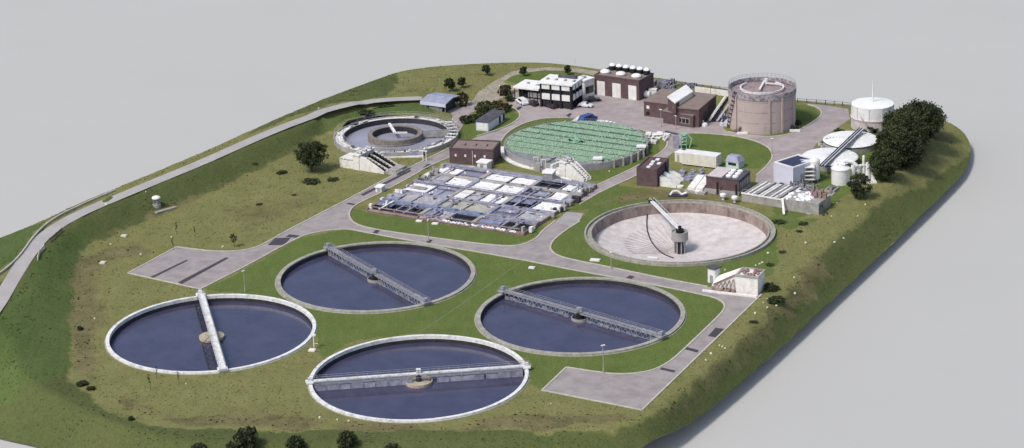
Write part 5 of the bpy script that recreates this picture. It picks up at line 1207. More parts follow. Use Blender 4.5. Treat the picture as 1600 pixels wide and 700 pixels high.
for k in range(6): q_ = P(1290+k*5, 230); jb.tube(q_, q_+Vector((1.5, 1.5, 2.4)), .18)
tag(jb.build('valve_cluster', MT['conc']), 'cluster of grey valves between the two white covered tanks', 'valves')
# white cube building
F = Frame(P(1210,284), P(1239,293), P(1261,276)); L, W = F.L, F.W; H = 5.2
t = thing('cube_building', 'pale lilac cube building with a navy flat roof and white edges', 'building', F(0, 0))
mb = MB(); mb.box(F, 0, L, 0, W, -.1, H); mb.build('wall', MT['wallblue'], t)
mb = MB(); mb.box(F, .45, L-.45, .45, W-.45, H+.003, H+.1); mb.build('roof', MT['navy'], t)
mb = MB(); mb.box(F, -.08, L+.08, -.08, .45, H+.003, H+.35); mb.box(F, -.08, L+.08, W-.45, W+.08, H+.003, H+.35); mb.box(F, -.08, .45, .452, W-.452, H+.003, H+.35); mb.box(F, L-.45, L+.08, .452, W-.452, H+.003, H+.35); mb.build('parapet', MT['white'], t)
mb = MB(); mb.box(F, L-.05, L+.12, -.12, .06, 0, H); mb.box(F, -.12, .06, -.12, -.003, 0, H); mb.build('corner_trim', MT['white'], t)
mb = MB(); side_box(mb, F, W*.3, W*.6, 0, 3); mb.build('door', MT['steel'], t)
# stair tower + white tank between cube and covered tanks
q0 = P(1256,287); Fq = Frame(q0, q0+Vector((3.0, -.5, 0)), depth=2.0); t = thing('stair_tower', 'dark steel stair tower with white landings beside the cube building', 'stairs', q0)
for k in range(4): mb = MB(); mb.box(Fq, 0, 3, 0, 2, 1.0+k*1.1, 1.25+k*1.1); mb.build('landing', MT['white'], t)
mb = MB()
for a in (0.1, 2.9):
    for b in (.1, 1.9): mb.beam(Fq(a, b, 0), Fq(a, b, 5.2), .2, .2)
for k in range(3): mb.beam(Fq(.2, .5, 1.2+k*1.1), Fq(2.8, .5, 2.2+k*1.1), .6, .15)
mb.build('frame', MT['darksteel'], t)
q0 = P(1273,283); t = thing('small_silo', 'narrow white silo with rounded top next to the stair tower', 'silo', q0)
mb = MB(); mb.drum(q0, 1.35, 0.8, 5.6, 20); mb.dome(q0+Vector((0, 0, 5.6)), 1.35, .9); mb.build('shell', MT['white'], t, smooth=False)
mb = MB()
for k in range(4): a = k*1.57+.7; mb.tube(q0+Vector((math.cos(a), math.sin(a), 0)), q0+Vector((math.cos(a), math.sin(a), .8)), .15)
mb.tube(q0+Vector((-.8, 0, 5.8)), q0+Vector((-3.5, .6, 5.0)), .35); mb.tube(q0+Vector((-.8, .8, 5.5)), q0+Vector((-5, 3.2, 4.8)), .3); mb.build('ducts', MT['wallblue'], t)
# chemical tanks with scrubber pipes
q0 = P(1313,286); t = thing('scrubber_tank', 'fat white tank with curved duct on its lid beside the small dark tree', 'tank', q0)
mb = MB(); mb.lathe(q0, [(2.35, 0), (2.35, 4.0), (2.5, 4.0), (2.5, 4.25), (1.2, 4.9), (.05, 5.0)], 32); mb.build('shell', MT['white'], t)
mb = MB(); mb.path([q0+Vector((0, 0, 4.8)), q0+Vector((.3, .2, 5.6)), q0+Vector((1.4, .3, 6.0)), q0+Vector((3.2, .2, 5.6)), q0+Vector((4.3, 0, 4.6))], .5, 10); mb.path([q0+Vector((-1.2, .4, 4.6)), q0+Vector((-.8, .4, 5.4)), q0+Vector((1.2, -.6, 5.3))], .35, 8); mb.build('duct', MT['roofwhite'], t)
q1 = P(1357,284); t = thing('scrubber_pipes', 'row of white upright pipes and bends at the foot of the hedge trees', 'pipework', q1)
for k, (dx, h, r_) in enumerate(((-5.5, 3.8, .6), (-4, 4.6, .6), (-2.6, 4.1, .6), (-1.2, 6.8, .35), (0, 4.6, .8), (1.3, 4.4, .75))):
    mb = MB(); mb.tube(q1+Vector((dx, .3*k, 0)), q1+Vector((dx, .3*k, h)), r_, n=12); mb.dome(q1+Vector((dx, .3*k, h)), r_, r_*.7, 12, 3); mb.build('pipe', MT['white'], t)
mb = MB(); mb.path([q1+Vector((-5.5, 0, 3.6)), q1+Vector((-2, .6, 4.4)), q1+Vector((1.3, 1.5, 4.2))], .35, 8)
mb.build('header_pipe', MT['white'], t)
mb = MB(); Fq = Frame(q1+Vector((-6, -1.6, 0)), q1+Vector((2, -1.6, 0)), depth=3); mb.box(Fq, 0, 8, 0, 3.2, -.1, .25); mb.build('base', MT['conc_white'], t)
# skylight building on legs
F = Frame(P(1103.5,299), P(1155,305), P(1180,291)); L, W = F.L, F.W
t = thing('skylight_building', 'maroon building with a pale roof panel and six round roof vents', 'building', F(0, 0)); H = 4.0
mb = MB(); mb.box(F, 0, L, 0, W, .9, H); mb.build('wall', MT['maroon'], t)
mb = MB(); mb.box(F, -.6, L+.3, -1.2, W+.2, -.2, .897); mb.build('plinth', MT['conc'], t)
mb = MB(); mb.box(F, .2, L*.47, .25, W-.25, H+.203, H+.4); mb.build('roof_panel', MT['roofpink'], t)
mb = MB(); mb.box(F, -.15, L+.15, -.15, W+.15, H+.003, H+.2); mb.build('roof', MT['roofdark'], t)
for i in range(3):
    for j in range(2):
        q = F(L*(.62+.2*j)-(0.2*i), W*(.2+.28*i), H+.2); mb = MB(); mb.drum(q, .78, .003, .35, 16); mb.dome(q+Vector((0, 0, .35)), .75, .3, 16, 3); mb.build('roof_vent', MT['roofwhite'], t)
for k in range(6): mb = MB(); side_box(mb, F, W*(.08+.15*k), W*(.08+.15*k)+W*.1, 1.2, 3.2); mb.build('window', MT['steel'], t)
for a in (L*.4, L-.3):
    mb = MB(); mb.box(F, a-.25, a+.25, -1.45, -1.203, -1.5, 3.3); mb.build('leg', MT['black'], t)
for (a, b, lab) in ((1130,312,'white vent cap standing left below the skylight building'), (1148,316,'white vent cap standing right below the skylight building')):
    q = P(a, b); mb = MB(); mb.drum(q, .35, 0, 1.0, 10); mb.drum(q, .85, 1.0, 1.5, 14); mb.dome(q+Vector((0, 0, 1.5)), .85, .3, 14, 2); tag(mb.build('vent_cap', MT['white']), lab, 'vent', 'white vent caps in the grass')
# small maroon building with roof lights
F = Frame(P(995,289.5), P(1027,292.5), P(1047,275)); L, W = F.L, F.W; H = 4.6
t = thing('switch_house', 'small maroon brick house with five pale rooflights beside the curved road', 'building', F(0, 0))
mb = MB(); mb.box(F, 0, L, 0, W, -.1, H); mb.build('wall', MT['maroon'], t); flat_roof(F, t, H, m='maroon', over=.05)
for (a, b) in ((.4, .12), (.4, .35), (.35, .58), (.7, .48), (.45, .8)):
    mb = MB(); mb.box(F, L*a, L*a+1.0, W*b, W*b+1.2, H+.123, H+.35); mb.build('rooflight', MT['roofwhite'], t)
mb = MB(); side_box(mb, F, W*.5, W*.62, 0, 2.4); mb.tube(F(L+.5, W*.7, 0), F(L+.5, W*.7, 5.2), .4); mb.build('side_pipework', MT['darksteel'], t)
mb = MB()
for k in range(3): mb.hexa([F(L+.3, 1+k*3, 0), F(L+5, .6+k*3, 0), F(L+5, 2.4+k*3, 0), F(L+.3, 2.8+k*3, 0)], [F(L+.3, 1+k*3, 2.6), F(L+5, .6+k*3, .5), F(L+5, 2.4+k*3, .5), F(L+.3, 2.8+k*3, 2.6)])
mb.build('outlet_chute', MT['conc_white'], t)
# container
F = Frame(P(1065.5,258), P(1119,264.5), P(1125,258)); L, W = F.L, F.W
t = thing('shipping_container', 'long cream box trailer parked on the lawn edge', 'container', F(0, 0))
mb = MB(); mb.box(F, 0, L, 0, W, .5, 3.4); mb.build('body', MT['cream'], t)
mb = MB(); mb.box(F, -.04, L+.04, -.04, W+.04, 3.403, 3.5); mb.box(F, -.04, L+.04, -.04, W+.04, .38, .497); mb.build('frame', MT['white'], t)
mb = MB()
for k in range(int(L/.6)): front_box(mb, F, .2+k*.6, .5+k*.6, .6, 3.3, -.035)
mb.build('corrugation', MT['cream'], t)
mb = MB(); side_box(mb, F, .15, W/2-.03, .6, 3.3); side_box(mb, F, W/2+.03, W-.15, .6, 3.3); mb.build('door', MT['conc_white'], t)
mb = MB()
for a in (.5, L/2, L-.9): mb.box(F, a, a+.4, .1, W-.1, 0, .378)
mb.build('support', MT['darksteel'], t)
F = Frame(P(1054.5,252), P(1066,254.5), P(1069,250)); t = thing('cream_cabin', 'short cream cabin at the left end of the long box trailer', 'cabin', F(0, 0))
mb = MB(); mb.box(F, 0, F.L, 0, F.W, 0, 2.5); mb.build('wall', MT['cream'], t)
mb = MB(); mb.box(F, -.12, F.L+.12, -.12, F.W+.12, 2.503, 2.7); mb.build('roof', MT['roofwhite'], t)
mb = MB(); front_box(mb, F, F.L*.3, F.L*.6, .1, 2.1); mb.build('door', MT['conc'], t)
F = Frame(P(1134,261.5), P(1154,265), P(1158,259)); t = thing('control_cabin', 'small pale green cabin with sloping blue roof behind the skylight building', 'cabin', F(0, 0)); L, W = F.L, F.W
mb = MB(); mb.box(F, 0, L, 0, W, 0, 1.8); mb.build('wall', mat('pale_mint_wall', (.55, .65, .62), (.42, .5, .48), scale=.6), t)
mb = MB(); mb.hexa([F(-.1, -.1, 1.803), F(L+.1, -.1, 1.803), F(L+.1, W+.1, 1.803), F(-.1, W+.1, 1.803)], [F(.2, .6, 3.2), F(L*.8, .6, 3.2), F(L*.8, W-.4, 3.2), F(.2, W-.4, 3.2)]); mb.build('roof', MT['roofblue'], t)
mb = MB(); front_box(mb, F, L*.2, L*.8, .9, 1.6); mb.build('window', MT['glass'], t)
# slatted filter troughs and basin, centre right
F = Frame(P(1159,314), P(1223,325), P(1248,304)); L, W = F.L, F.W
t = thing('sludge_drying_troughs', 'concrete basin of parallel white slats between skylight building and the white sludge tank', 'basin', F(0, 0))
mb = MB(); mb.box(F, 0, L, 0, W, -.2, 2.0); mb.build('wall', MT['conc'], t)
mb = MB(); mb.box(F, -.1, L+.1, -.15, .25, 2.003, 2.35); mb.build('rim', MT['conc_white'], t)
for k in range(11):
    a = .4+k*(L-1.0)/10; mb = MB(); mb.box(F, a, a+.55, .3, W-.2-(k % 3)*.5, 2.003, 2.3+(k % 2)*.2); mb.build('slat', MT['conc_white' if k % 3 else 'conc'], t)
mb = MB()
for k in range(12): mb.beam(F(.2+k*(L-.4)/11, 0, 2.35), F(.2+k*(L-.4)/11, 0, 3.3), .06, .06)
mb.beam(F(.2, 0, 3.28), F(L-.2, 0, 3.28), .05, .05); mb.build('handrail', MT['steel'], t)
F = Frame(P(1224,328), P(1279,336), P(1287,320)); L, W = F.L, F.W
t = thing('sludge_tank', 'squat concrete tank with foamy top and rusty machinery at the right edge of the works', 'tank', F(0, 0))
mb = MB(); mb.box(F, 0, L, 0, W, -.3, 3.0); mb.build('wall', MT['conc'], t)
mb = MB()
for k in range(40): mb.blob(F(random.uniform(.3, L*.75), random.uniform(.3, W-.3), 3.05), random.uniform(.4, 1.1), random.uniform(.4, .9), random.uniform(.15, .45), seed=k, lo=3, la=6)
mb.build('foam', MT['foam'], t)
mb = MB()
for k in range(14):
    a, b = random.uniform(L*.45, L-.3), random.uniform(W*.4, W+1.0); mb.box(F, a, a+random.uniform(.3, 1), b, b+random.uniform(.3, 1), 3.0, 3.2+random.uniform(.3, 1.9))
for k in range(5): mb.tube(F(L-.4-k*.9, W*.5, 3.0), F(L-.2-k*.9, W*.7, 4.6), .15)
mb.build('machinery', MT['rust'], t)
mb = MB(); mb.beam(F(-.2, -.2, 3.1), F(1.9, -4.0, .3), .55, .35); mb.build('chute', MT['conc_white'], t)
mb = MB(); mb.beam(F(L+.1, 1, 2.2), F(L+1.4, -.3, .2), .3, .25); mb.beam(F(L+.1, 1.8, 2.2), F(L+1.9, 1.2, .2), .3, .25); mb.build('brace', MT['darksteel'], t)
F = Frame(P(1196,306), P(1236,314), P(1266,292)); t = thing('pipe_yard', 'low concrete yard crowded with grey pipes behind the slatted basin', 'yard', F(0, 0)); L, W = F.L, F.W
mb = MB(); mb.box(F, 0, L, 2.5, W, -.05, .5); mb.build('slab', MT['conc'], t)
mb = MB()
for k in range(46): a, b = random.uniform(.3, L+1), random.uniform(2.6, W); mb.box(F, a, a+random.uniform(.2, .9), b, b+random.uniform(.2, .8), .5, .6+random.uniform(.2, 1.6)) if k % 2 else mb.tube(F(a, b, .8), F(a+random.uniform(.5, 2.5), b+random.uniform(-.5, 1), 1.0+random.random()), .14)
mb.build('pipes', MT['mesh'], t)
F = Frame(P(1288,300), P(1303,302), P(1308,295)); t = thing('sump', 'low concrete sump with a dark grate on the grass by the fat white tank', 'sump', F(0, 0))
mb = MB(); mb.box(F, 0, F.L, 0, F.W, -.1, .6); mb.build('wall', MT['conc'], t); mb = MB(); mb.box(F, .4, F.L-.4, .4, F.W-.4, .603, .66); mb.build('grate', MT['darksteel'], t)
kerb([(1262,335),(1282,318),(1303,300)], 0, 1.2, .1, name='path', m='conc')
# mid zone clutter left of the skylight building
def clutter(name, label, cat, px, n, m, seed, sz=.7, h=1.0, tubes=.4, z=0):
    rr = random.Random(seed); x0, x1, y0, y1 = px; mb = MB(); c = P((x0+x1)/2, (y0+y1)/2)
    for k in range(n):
        q = P(rr.uniform(x0, x1), rr.uniform(y0, y1)); an = rr.choice((-.35, -.3, 1.2, 1.25)); d = Vector((math.cos(an), math.sin(an), 0))
        if rr.random() < tubes: mb.tube(q+Vector((0, 0, .4+z)), q+d*rr.uniform(1, 3.5)+Vector((0, 0, .4+z+rr.uniform(0, .8))), rr.uniform(.12, .3), n=7)
        else: Fq = Frame(q, q+d, depth=1); mb.box(Fq, 0, rr.uniform(.4, 2)*sz, 0, rr.uniform(.4, 1.6)*sz, z-.1, z+rr.uniform(.3, 1)*h)
    t = thing(name, label, cat, c); mb.build('pieces', MT[m], t); return t
clutter('pipe_rack', 'heap of lilac grey pipes and boxes in front of the cream trailer', 'pipework', (1050,1098,270,284), 30, 'conc_lav', 3, 1.0, 1.2)
F = Frame(P(1074,299), P(1098,302), P(1106,289)); t = thing('settling_box', 'pair of white open boxes on a concrete slab left of the skylight building', 'tank', F(0, 0)); L, W = F.L, F.W
mb = MB(); mb.box(F, -.5, L+1, -1.2, W+.5, -.1, .5); mb.build('slab', MT['conc'], t)
for k in range(2): mb = MB(); mb.hexa([F(k*L/2+.1, 0, .5), F((k+1)*L/2-.1, 0, .5), F((k+1)*L/2-.1, W, .5), F(k*L/2+.1, W, .5)], [F(k*L/2+.1, 0, 1.2), F((k+1)*L/2-.1, 0, 1.2), F((k+1)*L/2-.1, W, 2.6), F(k*L/2+.1, W, 2.6)]); mb.build('box', MT['conc_white'], t)
t = thing('valve_assembly', 'white pipe bends standing on bare ground above the emptied tank', 'valves', P(1059,305)); mb = MB()
q = P(1052,306); mb.path([q+Vector((-.8, 0, .3)), q+Vector((0, 0, 1.3)), q+Vector((1.2, 0, 1.3)), q+Vector((2.2, -.3, .4)), q+Vector((3.6, -.3, .9))], .32, 8); mb.build('pipe', MT['white'], t)
mb = MB(); Fq = Frame(q+Vector((-1.4, -.8, 0)), q+Vector((3.4, -1.5, 0)), depth=1.8); mb.box(Fq, 0, Fq.L, 0, 1.8, -.1, .3); mb.build('base', MT['darksteel'], t)
for i, (a, b) in enumerate(((1037,288),(1050,291),(1063,293))):
    q = P(a, b); mb = MB(); mb.drum(q, .9, 0, .5, 14); tag(mb.build('chamber_cover', MT['conc_white']), ['pale chamber cover nearest the small maroon house', 'middle one of three pale chamber covers by the small maroon house', 'pale chamber cover farthest right of three by the small maroon house'][i], 'cover', 'chamber covers by the maroon house')
mb = MB(); q = P(1086,303); mb.beam(q+Vector((0, 0, .2)), P(1100,296)+Vector((0, 0, 1.0)), 1.3, .4); tag(mb.build('loading_plank', MT['conc_white']), 'sloping pale slab leaning to the left corner of the skylight building', 'slab')
mb = MB(); q = P(1064,232)
Fq = Frame(q, q+Vector((1.6, -.2, 0)), depth=1.4)
for a in (0, 1.4):
    for b in (0, 1.2): mb.box(Fq, a, a+.2, b, b+.2, 0, 4.2)
for z in (1, 2, 3, 4): mb.box(Fq, -.1, 1.7, -.1, 1.5, z, z+.12)
mb.beam(Fq(1.6, .5, 4.2), Fq(3.0, .5, 2.6), .3, .3); mb.beam(Fq(3.0, .5, 2.6), Fq(2.3, .5, .1), .3, .3)
t = thing('dosing_frame', 'mint green steel frame with bent pipe at the corner of the lawn', 'frame', q); mb.build('frame', MT['green_paint'], t)
mb = MB(); Fq2 = Frame(q+Vector((-2.2, 0, 0)), q+Vector((-.6, -.2, 0)), depth=1.4); mb.box(Fq2, 0, 1.6, 0, 1.4, 0, 3.6); mb.build('tank', MT['conc_lav'], t)
clutter('stacked_slabs', 'strewn white slabs and pipes at the right end of the green filter', 'slabs', (1004,1042,211,226), 20, 'conc_white', 8, 1.3, .8, .35)
clutter('rubble_heap', 'low white rubble beside the blue car pad', 'rubble', (925,955,189,199), 14, 'conc_white', 12, .9, .6, .1)
clutter('pipe_bundle', 'pile of long grey pipes behind the maroon workshop', 'pipes', (1020,1078,132,146), 34, 'mesh', 21, 1.6, 1.6, .6)
clutter('scrap_pile', 'small rusty scrap pile in front of the digester stairs', 'scrap', (1124,1140,186,198), 12, 'wallblue', 22, .9, 1.2, .4)
# back fence
def fence(name, label, px, h, m, z=0, posts=True, step=2.5, th=.12, solid=True):
    w3 = [G(a, b) for a, b in px]; t = thing(name, label, 'fence', w3[0])
    for a, b in zip(w3[:-1], w3[1:]):
        mb = MB()
        if solid: mb.beam(a+Vector((0, 0, h/2+.1)), b+Vector((0, 0, h/2+.1)), th, h-.2)
        else:
            for zz in (h*.5, h*.95): mb.beam(a+Vector((0, 0, zz)), b+Vector((0, 0, zz)), .08, .08)
        mb.build('rail_panel', MT[m], t)
    mb = MB()
    for a, b in zip(w3[:-1], w3[1:]):
        n = max(1, int((b-a).length/step))
        for i in range(n+1): q = a.lerp(b, i/n); mb.beam(q-Vector((0, 0, .2)), q+Vector((0, 0, h+.1)), .18, .18)
    mb.build('posts', MT[m], t)
fence('panel_fence', 'pale panel fence between the press house and the big digester', [(1086,145),(1110,148),(1138,152)], 2.0, 'conc_white')
fence('perimeter_fence', 'thin dark fence along the far edge behind the gas holder', [(1246,160),(1290,163),(1330,167)], 1.2, 'darksteel', solid=False)
fence('perimeter_fence', 'thin dark fence along the far edge behind the press house', [(1030,129),(1085,138),(1138,144)], 1.4, 'darksteel', solid=False)
fence('guard_rail', 'rusty broken guard rail on the inner side of the bank road', [(77,378),(88,369),(97,361)], .9, 'rust', solid=True)
fence('guard_rail', 'white kinked guard rail end beside the bank road bend', [(59,406),(62,396),(69,388)], .9, 'conc_white', solid=True)
# little monument well at the bank foot
q = G(245,321); t = thing('well_shelter', 'tiny round shelter with a white cap on the inner bank slope', 'shelter', q)
mb = MB(); mb.drum(q, 1.1, -.5, .4, 16)
mb.build('base', MT['conc'], t); mb = MB()
for k in range(5): a = k*1.256; mb.tube(q+Vector((.8*math.cos(a), .8*math.sin(a), .4)), q+Vector((.8*math.cos(a), .8*math.sin(a), 2.0)), .16)
mb.build('posts', MT['steel'], t); mb = MB(); mb.drum(q, 1.15, 2.0, 2.15, 16); mb.dome(q+Vector((0, 0, 2.15)), 1.15, .5, 16, 4); mb.build('cap', MT['roofwhite'], t)
mb = MB(); a_, b_ = G(243,333), G(275,324); mb.beam(a_+Vector((0, 0, .1)), b_+Vector((0, 0, .1)), 1.1, .35); tag(mb.build('concrete_drain', MT['conc_old']), 'short brown concrete drain lying at the foot of the inner bank', 'drain')
mb = MB(); Fq = Frame(P(780,163), P(796,160), depth=2.5)
# ------------------------------------------------------------------ LAMP POSTS
def make_lamp():
    t = thing('street_lamp', 'x', 'street lamp', (0, 0, 0), 'slim street lamps along the roads')
    mb = MB(); mb.tube((0, 0, 0), (0, 0, 5.6), .11, .07, 8); mb.tube((0, 0, 0), (0, 0, .9), .17, .15, 8); mb.build('pole', MT['conc'], t, loc='local')
    mb = MB(); mb.beam((-.35, 0, 5.62), (.45, 0, 5.66), .3, .16); mb.build('lamp_head', MT['white'], t, loc='local'); return t
lamp0 = make_lamp()
LP = [(943,583,'street lamp in front of the lower right parking pad'), (383,456,'street lamp above the rim of the leftmost tank'), (670,377,'street lamp on the strip below the aeration basin'), (955,420,'street lamp on the lawn below the emptied tank'),
      (1206,241,'street lamp at the tip of the large lawn'), (1033,198,'left lamp of two before the press house'), (1056,202,'right lamp of two before the press house'), (781,157,'street lamp among bushes left of the office wing'), (1016,226,'street lamp among white slabs by the green filter')]
for i, (a, b, lab) in enumerate(LP):
    o = lamp0 if i == 0 else copy_tree(lamp0)
    o.location = P(a, b); o['label'] = lab; o.rotation_euler.z = random.uniform(0, 6)
    s_ = {0: 1.15, 1: .95, 2: 1.0, 3: .75, 4: .8, 5: .9, 6: .7, 7: .8, 8: .5}[i]; o.scale = (1.1, 1.1, s_)
# ------------------------------------------------------------------ CARS
def make_car(kind, paint):
    t = thing({'van': 'parked_van', 'car': 'parked_car'}[kind], 'x', kind, (0, 0, 0), 'vehicles parked around the office')
    Lc, Wc = (4.9, 1.95) if kind == 'van' else (4.3, 1.8)
    prof = [(-.5, .35), (-.5, .85), (-.44, .95), (-.36, 1.75), (.22, 1.8), (.38, 1.1), (.5, .95), (.5, .35)] if kind == 'van' else [(-.5, .35), (-.5, .85), (-.42, .92), (-.3, 1.38), (.05, 1.42), (.22, .95), (.46, .82), (.5, .65), (.5, .35)]
    vs = []; n = len(prof)
    for y, k in ((-1, 1), (1, 1)):
        for x, z in prof: wv = Wc/2*(1 if z < 1.0 else .84); vs.append((x*Lc, y*wv, z))
    mb = MB(); mb.add(vs, [tuple(range(n)), tuple(range(2*n-1, n-1, -1))]+[(i, n+i, n+(i+1) % n, (i+1) % n) for i in range(n)]); mb.build('body', MT[paint], t, loc='local')
    mb = MB(); z0, z1 = (1.05, 1.62) if kind == 'van' else (.98, 1.3)
    for y in (-1, 1): mb.hexa([(-.33*Lc, y*Wc*.485, z0), (.2*Lc, y*Wc*.485, z0), (.2*Lc, y*Wc*.4, z0), (-.33*Lc, y*Wc*.4, z0)], [(-.29*Lc, y*Wc*.44, z1), (.1*Lc, y*Wc*.44, z1), (.1*Lc, y*Wc*.38, z1), (-.29*Lc, y*Wc*.38, z1)])
    xs = (.24*Lc, .36*Lc, 1.75, 1.15) if kind == 'van' else (.075*Lc, .2*Lc, 1.4, 1.0)
    mb.hexa([(xs[1], -.7, xs[3]), (xs[1], .7, xs[3]), (xs[1]+.03, .7, xs[3]+.02), (xs[1]+.03, -.7, xs[3]+.02)], [(xs[0], -.65, xs[2]), (xs[0], .65, xs[2]), (xs[0]+.03, .65, xs[2]+.02), (xs[0]+.03, -.65, xs[2]+.02)])
    mb.build('windows', MT['glass'], t, loc='local')
    for x in (-.3, .31):
        for y in (-1, 1): mb = MB(); mb.tube((x*Lc, y*Wc*.5, .34), (x*Lc, y*Wc*.38, .34), .34, n=14); mb.build('wheel', MT['rubber'], t, loc='local')
    for y in (-1, 1): mb = MB(); mb.beam((.502*Lc, y*Wc*.36, .72), (.508*Lc, y*Wc*.36, .72), .35, .16); mb.build('headlight', MT['white'], t, loc='local')
    return t
van = make_car('van', 'car_white'); car_d = make_car('car', 'car_dark'); car_w = make_car('car', 'car_white'); car_b = make_car('van', 'blue_paint')
car_b.name = 'parked_car'; car_b['category'] = 'car'
for o, a, b, rz, lab in ((van, 816, 162, 2.0, 'white van parked in front of the office wing'), (car_d, 832, 164, 2.2, 'dark car parked in front of the office wing beside a white van'),
    (copy_tree(car_d), 927, 158, .1, 'dark car parked alone between office and workshop'), (car_w, 915, 167, -.4, 'pale car parked against the right side of the office block'),
    (car_b, 918, 190.5, .75, 'blue vehicle parked on the white concrete pad'), (copy_tree(car_d), 861, 168, 2.2, 'dark car in the shadow under the office front')):
    o.location = P(a, b, .04 if b != 190.5 else .06); o.rotation_euler.z = rz; o['label'] = lab
car_b.scale = (1.25, 1.15, 1.25)
# ------------------------------------------------------------------ VEGETATION
def leaf_crown(cx, cy, cz, rx, ry, rz, clumps, per, size, seed, flat=0.0):
    rg = np.random.default_rng(seed); vs = []; fs = []
    for c in range(clumps):
        while True:
            d = rg.uniform(-1, 1, 3); q = np.linalg.norm(d)
            if .25 < q < 1: break
        d = d*(.62+.38*q)/q*(.75+.3*rg.random()) if rg.random() < .8 else d*.6
        c0 = np.array([cx+d[0]*rx, cy+d[1]*ry, cz+d[2]*rz]); cr = rg.uniform(.14, .28)*min(rx, rz)
        n = int(per*rg.uniform(.6, 1.4))
        off = rg.normal(0, .5, (n, 3))*cr*np.array([1, 1, .8])
        for o in off:
            p = c0+o; a = rg.normal(0, 1, 3); a /= np.linalg.norm(a); b = np.cross(a, rg.normal(0, 1, 3)); b /= np.linalg.norm(b); s = size*rg.uniform(.6, 1.3)
            k = len(vs); a = a*s; b = b*s*.7
            vs += [tuple(p-a), tuple(p+b*.8), tuple(p+a), tuple(p-b*.8)]; fs.append((k, k+1, k+2, k+3))
    return vs, fs
def tree_mesh(h, r, crown_lo, clumps, per, size, seed, m, trunk_r=.25, limbs=6, shape=1.0):
    rr = random.Random(seed); tr = MB()
    pts_ = [Vector((0, 0, -.4)), Vector((rr.uniform(-.1, .1)*h*.1, 0, h*.3)), Vector((rr.uniform(-.1, .1)*h*.2, rr.uniform(-.1, .1)*h*.2, h*.6)), Vector((0, 0, h*.88))]
    rs = [trunk_r, trunk_r*.75, trunk_r*.5, trunk_r*.15]
    for i in range(3): tr.tube(pts_[i], pts_[i+1], rs[i], rs[i+1], 7)
    for k in range(limbs):
        a = rr.uniform(0, 6.28); z0 = h*rr.uniform(max(.2, crown_lo*.8), .65); l_ = r*rr.uniform(.5, .85); e = Vector((math.cos(a)*l_, math.sin(a)*l_, z0+l_*.7)); s_ = Vector((0, 0, z0)); m_ = s_.lerp(e, .5)+Vector((0, 0, .1*l_))
        tr.tube(s_, m_, trunk_r*.4, trunk_r*.28, 5); tr.tube(m_, e, trunk_r*.28, trunk_r*.08, 5)
    lo = h*crown_lo; cz = (lo+h)/2; rz = (h-lo)/2
    v, f = leaf_crown(0, 0, cz, r, r, rz, clumps, per, size, seed)
    if shape != 1.0: v = [(x*(1+(cz-z)/rz*(shape-1)), y*(1+(cz-z)/rz*(shape-1)), z) for x, y, z in v]
    cm = MB(); cm.add(v, f); return tr, cm
TREES = {}
def place_tree(key, label, px, py, scale=1.0, name='tree', group=None, world=None, cat='tree', sz=None, **kw):
    if key in TREES: t = copy_tree(TREES[key])
    else:
        tr, cm = tree_mesh(**kw); t = thing(name, label, cat, (0, 0, 0)); 
        tr.build('trunk', MT['bark'], t, loc='local'); cm.build('crown', MT[kw['m']], t, loc='local'); TREES[key] = t
    t['label'] = label; t['category'] = cat
    if group: t['group'] = group
    q = world or G(px, py); t.location = q; t.scale = sz or (scale, scale, scale); t.rotation_euler.z = random.uniform(0, 6.28)
    return t
place_tree('lone', 'large dark rounded tree standing alone on the rough grass', 487, 268, h=9.2, r=4.3, crown_lo=.16, clumps=150, per=42, size=.26, seed=2, m='leafdark', trunk_r=.4, limbs=10, name='broadleaf_tree')
# hedge of big trees
HD = [(1434,226,12.6,5.3,'tallest dark tree, at the far end of the hedge row'), (1416,244,12,5.2,'dark tree just in front of the tallest one in the hedge row'), (1398,262,11,5.0,'dark tree in the middle of the hedge row behind the pipes'),
      (1380,282,8.6,3.7,'nearest dark tree of the hedge row, beside the white upright pipes'), (1448,212,9.5,4.5,'dark tree peeping out at the right behind the tallest hedge tree'), (1404,226,10,4.2,'dark tree close to the right side of the gas holder'), (1420,262,8,4.0,'lower dark tree on the outer side of the hedge row'), (1390,244,8,3.4,'dark tree between gas holder and hedge row, partly hidden')]
for i, (a, b, h, r, lab) in enumerate(HD):
    place_tree('hedge%d' % (i % 3), lab, a, b, group='dark trees of the hedge row', h=10, r=4.4, crown_lo=.05, clumps=260, per=44, size=.3, seed=20+i, m='leafdark', trunk_r=.35, limbs=8, name='hedge_tree', sz=(r/4.4, r/4.4, h/10))
place_tree('small', 'small dark bushy tree in front of the fat white tank', 1344, 311, h=7.0, r=3.1, crown_lo=.08, clumps=90, per=44, size=.24, seed=40, m='leafdark', trunk_r=.2, name='small_tree')
for a, b, s_, lab in ((703,143,1.0,'round tree behind the bluish shelter, left of two'), (722,137,.8,'round tree behind the bluish shelter, right of two'), (760,118,.8,'round tree beside the far end of the pale path'), (818,119,.75,'narrow tree on the far lawn behind the office wing'), (887,117,.75,'tree beyond the white office roof')):
    place_tree('round', lab, a, b, s_, group='small round trees by the far path', h=4.2, r=1.6, crown_lo=.2, clumps=60, per=40, size=.24, seed=50, m='leafdark', trunk_r=.12, name='round_tree')
for a, b, s_, lab in ((366,386,1.0,'small tree just above the parking pad with the dark strips'),):
    place_tree('young', lab, a, b, s_, h=3.7, r=1.05, crown_lo=.3, clumps=18, per=22, size=.18, seed=60, m='leafdark', trunk_r=.08, name='young_tree')
